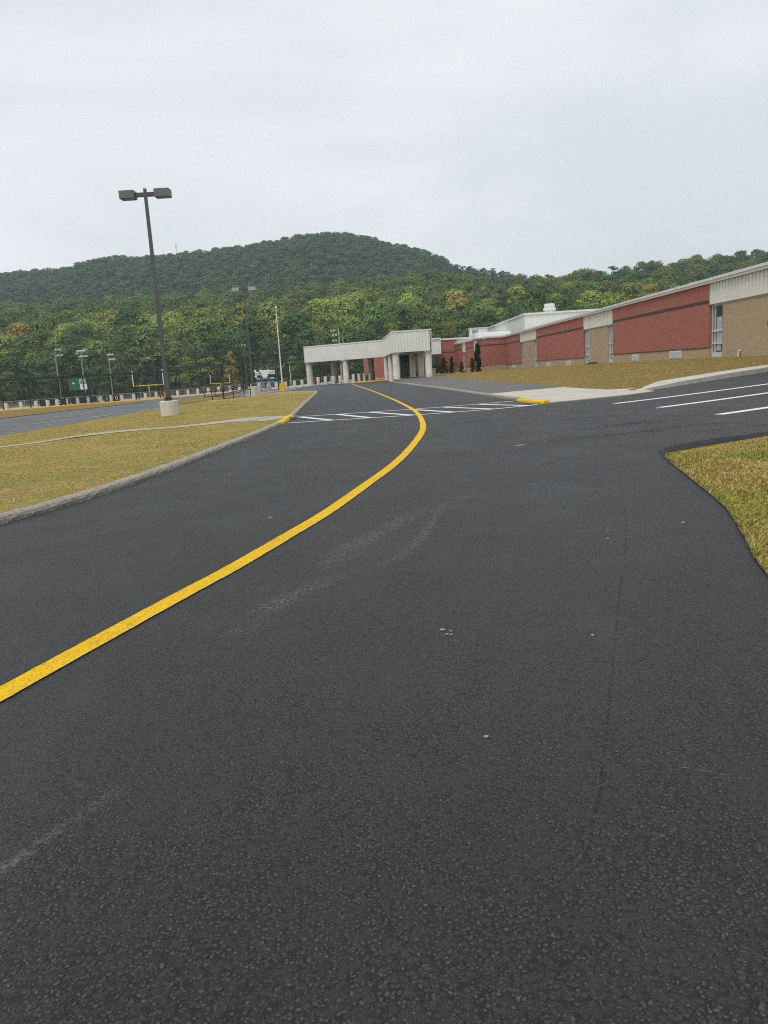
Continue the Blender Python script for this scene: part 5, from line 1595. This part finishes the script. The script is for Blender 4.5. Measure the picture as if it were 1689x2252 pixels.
# the wood behind and the far hillside read as masses
def scatter(name, label, pts, metas, mats_kind):
    """points carry scale, rotation and which of the crowns stands there"""
    coll = bpy.data.collections.new(name + '_crowns')
    for k, me in enumerate(metas):
        o = bpy.data.objects.new('%s_crown_%02d' % (name, k), me)
        coll.objects.link(o)
    P3, S, Rz, I = pts
    me = bpy.data.meshes.new(name)
    me.from_pydata([tuple(p) for p in P3], [], [])
    for nm, ty, dat in (('tree_scale', 'FLOAT_VECTOR', S), ('tree_rot', 'FLOAT_VECTOR', Rz), ('tree_kind', 'INT', I)):
        at = me.attributes.new(nm, ty, 'POINT')
        at.data.foreach_set('vector' if ty != 'INT' else 'value', np.asarray(dat).ravel())
    o = link(name, me)
    ng = bpy.data.node_groups.new(name + '_nodes', 'GeometryNodeTree')
    ng.interface.new_socket('Geometry', in_out='INPUT', socket_type='NodeSocketGeometry')
    ng.interface.new_socket('Geometry', in_out='OUTPUT', socket_type='NodeSocketGeometry')
    gi, go = ng.nodes.new('NodeGroupInput'), ng.nodes.new('NodeGroupOutput')
    ip = ng.nodes.new('GeometryNodeInstanceOnPoints')
    ci = ng.nodes.new('GeometryNodeCollectionInfo')
    ci.inputs['Collection'].default_value = coll
    ci.inputs['Separate Children'].default_value = True
    ci.inputs['Reset Children'].default_value = True
    ip.inputs['Pick Instance'].default_value = True
    def attr(nm, ty):
        a = ng.nodes.new('GeometryNodeInputNamedAttribute'); a.data_type = ty; a.inputs['Name'].default_value = nm
        return a.outputs['Attribute']
    L = ng.links.new
    L(gi.outputs[0], ip.inputs['Points']); L(ci.outputs[0], ip.inputs['Instance'])
    L(attr('tree_kind', 'INT'), ip.inputs['Instance Index'])
    L(attr('tree_rot', 'FLOAT_VECTOR'), ip.inputs['Rotation'])
    L(attr('tree_scale', 'FLOAT_VECTOR'), ip.inputs['Scale'])
    L(ip.outputs[0], go.inputs[0])
    md = o.modifiers.new('scatter', 'NODES'); md.node_group = ng
    struct(o, 'stuff', label)
    return o
def jitter_grid(y0, y1, sp, alo, ahi, rg):
    xs, ys = [], []
    y = y0
    while y < y1:
        w = np.arange(alo * y, ahi * y, sp)
        xs.append(w + rg.uniform(-0.42, 0.42, len(w)) * sp); ys.append(np.full(len(w), y) + rg.uniform(-0.42, 0.42, len(w)) * sp)
        y += sp * 0.9
    return np.concatenate(xs), np.concatenate(ys)
rg = np.random.default_rng(5)
wood_meshes = [leaf_mesh('crown', 'broad', 300 + i, 1500, 0.048, M['leaf_wood']) for i in range(6)] + [leaf_mesh('crown', 'pine', 330 + i, 1100, 0.045, M['leaf_pine']) for i in range(2)]
hill_meshes = [leaf_mesh('crown', 'broad', 400 + i, 620, 0.072, M['leaf_hill']) for i in range(6)] + [leaf_mesh('crown', 'pine', 430 + i, 520, 0.06, M['leaf_pine']) for i in range(2)]
x, y = jitter_grid(408, 604, 9.5, -0.60, 0.60, rg)
n = len(x)
h = rg.uniform(17, 27, n) * np.where(x / y > 0.12, 0.78, 1.0)
pick = np.where(rg.uniform(0, 1, n) < np.where(x / y > 0.1, 0.25, 0.08), rg.integers(6, 8, n), rg.integers(0, 6, n))
wd = rg.uniform(0.9, 1.3, n)
scatter('wood', 'mixed green wood on the lower slope', (np.stack([x, y, H(x, y) - 0.5], 1), np.stack([h * wd, h * wd, h], 1), np.stack([0 * x, 0 * x, rg.uniform(0, 6.28, n)], 1), pick), wood_meshes, None)
x, y = jitter_grid(606, 1030, 8.2, -0.62, 0.62, rg)
k = ~((x > 100) & (y > 880))
x, y = x[k], y[k]; n = len(x)
h = rg.uniform(11, 19, n)
pine = (x > 62) & (y > 690) & (y < 880)
h = np.where(pine, rg.uniform(10, 14, n), h)
pick = np.where(pine, rg.integers(6, 8, n), np.where(rg.uniform(0, 1, n) < 0.05, rg.integers(6, 8, n), rg.integers(0, 6, n)))
wd = rg.uniform(1.05, 1.5, n)
scatter('hillside_forest', 'dense dark green forest covering the far hill', (np.stack([x, y, H(x, y) - 0.5], 1), np.stack([h * wd, h * wd, h], 1), np.stack([0 * x, 0 * x, rg.uniform(0, 6.28, n)], 1), pick), hill_meshes, None)
print('mass trees', n)
# lattice mast on the ridge
mz = float(H(-233, 985))
mt = thing('radio_mast', 'thin lattice radio mast on the hill ridge', 'mast', (-233, 985, mz))
for a in range(3):
    c, s = math.cos(a * 2.094) * 0.8, math.sin(a * 2.094) * 0.8
    MB().tube((c, s, 0), (c * 0.4, s * 0.4, 30), 0.13, 0.09, 5).build('leg', M['galv'], mt, local=True)
for i in range(9):
    zz = 2 + i * 3.1
    MB().bar((-0.7 + i * 0.04, 0, zz), (0.7 - i * 0.04, 0, zz + 2.4), 0.12).build('brace', M['galv'], mt, local=True)
for zz in (26, 28.5):
    MB().box(-1.1, 1.1, -0.3, 0.3, zz, zz + 1.2).build('antenna', M['white_pole'], mt, local=True)

# ------------------------------------------------------------------ evergreens by the wing
def shrub(kind, x, y, h, wide, col, label, nleaf=2600, size=0.035, seed=1):
    zb = float(lawn_h(x, y)) - 0.05
    t = thing('evergreen_shrub', label, 'shrub', (x, y, zb), 'evergreens by the brick wing')
    t.scale = (h * wide, h * wide, h)
    c = link('foliage', leaf_mesh('foliage', kind, seed, nleaf, size, M['leaf']), t, True); c.color = (*col, 1)
    MB().tube((0, 0, -0.1), (0, 0, 0.6), 0.02, 0.01, 7).build('stem', M['bark'], t, local=True)
shrub('cone', 11.1, 126, 2.75, 1.5, (0.022, 0.048, 0.018), 'broad conical dark evergreen next to the canopy', seed=51)
shrub('broad', 9.9, 126.5, 2.0, 1.5, (0.035, 0.070, 0.045), 'round bluish green bush behind the tan planter', seed=52)
shrub('column', 12.5, 127, 2.7, 1.1, (0.016, 0.030, 0.013), 'slim dark evergreen spire between the first two bushes', seed=53)
shrub('broad', 13.2, 128, 1.9, 0.9, (0.075, 0.062, 0.030), 'thin brownish shrub beside the slim spire', 900, seed=54)
shrub('cone', 14.1, 127, 1.85, 1.6, (0.018, 0.038, 0.016), 'low conical evergreen below the narrow window', seed=55)
shrub('column', 15.8, 126.5, 2.25, 1.4, (0.016, 0.032, 0.013), 'short dark evergreen left of the tallest column cypress', seed=56)
shrub('column', 16.65, 126, 4.45, 0.95, (0.013, 0.026, 0.011), 'tallest dark columnar evergreen by the brick wing', 5400, 0.030, 57)

# ------------------------------------------------------------------ damp autumn air
hz = NT('haze_air')
pv = hz.new('VolumePrincipled')
pv.inputs['Color'].default_value = (0.72, 0.86, 0.98, 1)
pv.inputs['Density'].default_value = 0.00022
pv.inputs['Anisotropy'].default_value = 0.2
hz.l.new(pv.outputs[0], hz.out.inputs['Volume'])
haze = MB().box(-3100, 3100, -140, 2300, -6, 215).build('haze', hz.mat)
struct(haze, 'stuff', 'thin pale haze over the valley')
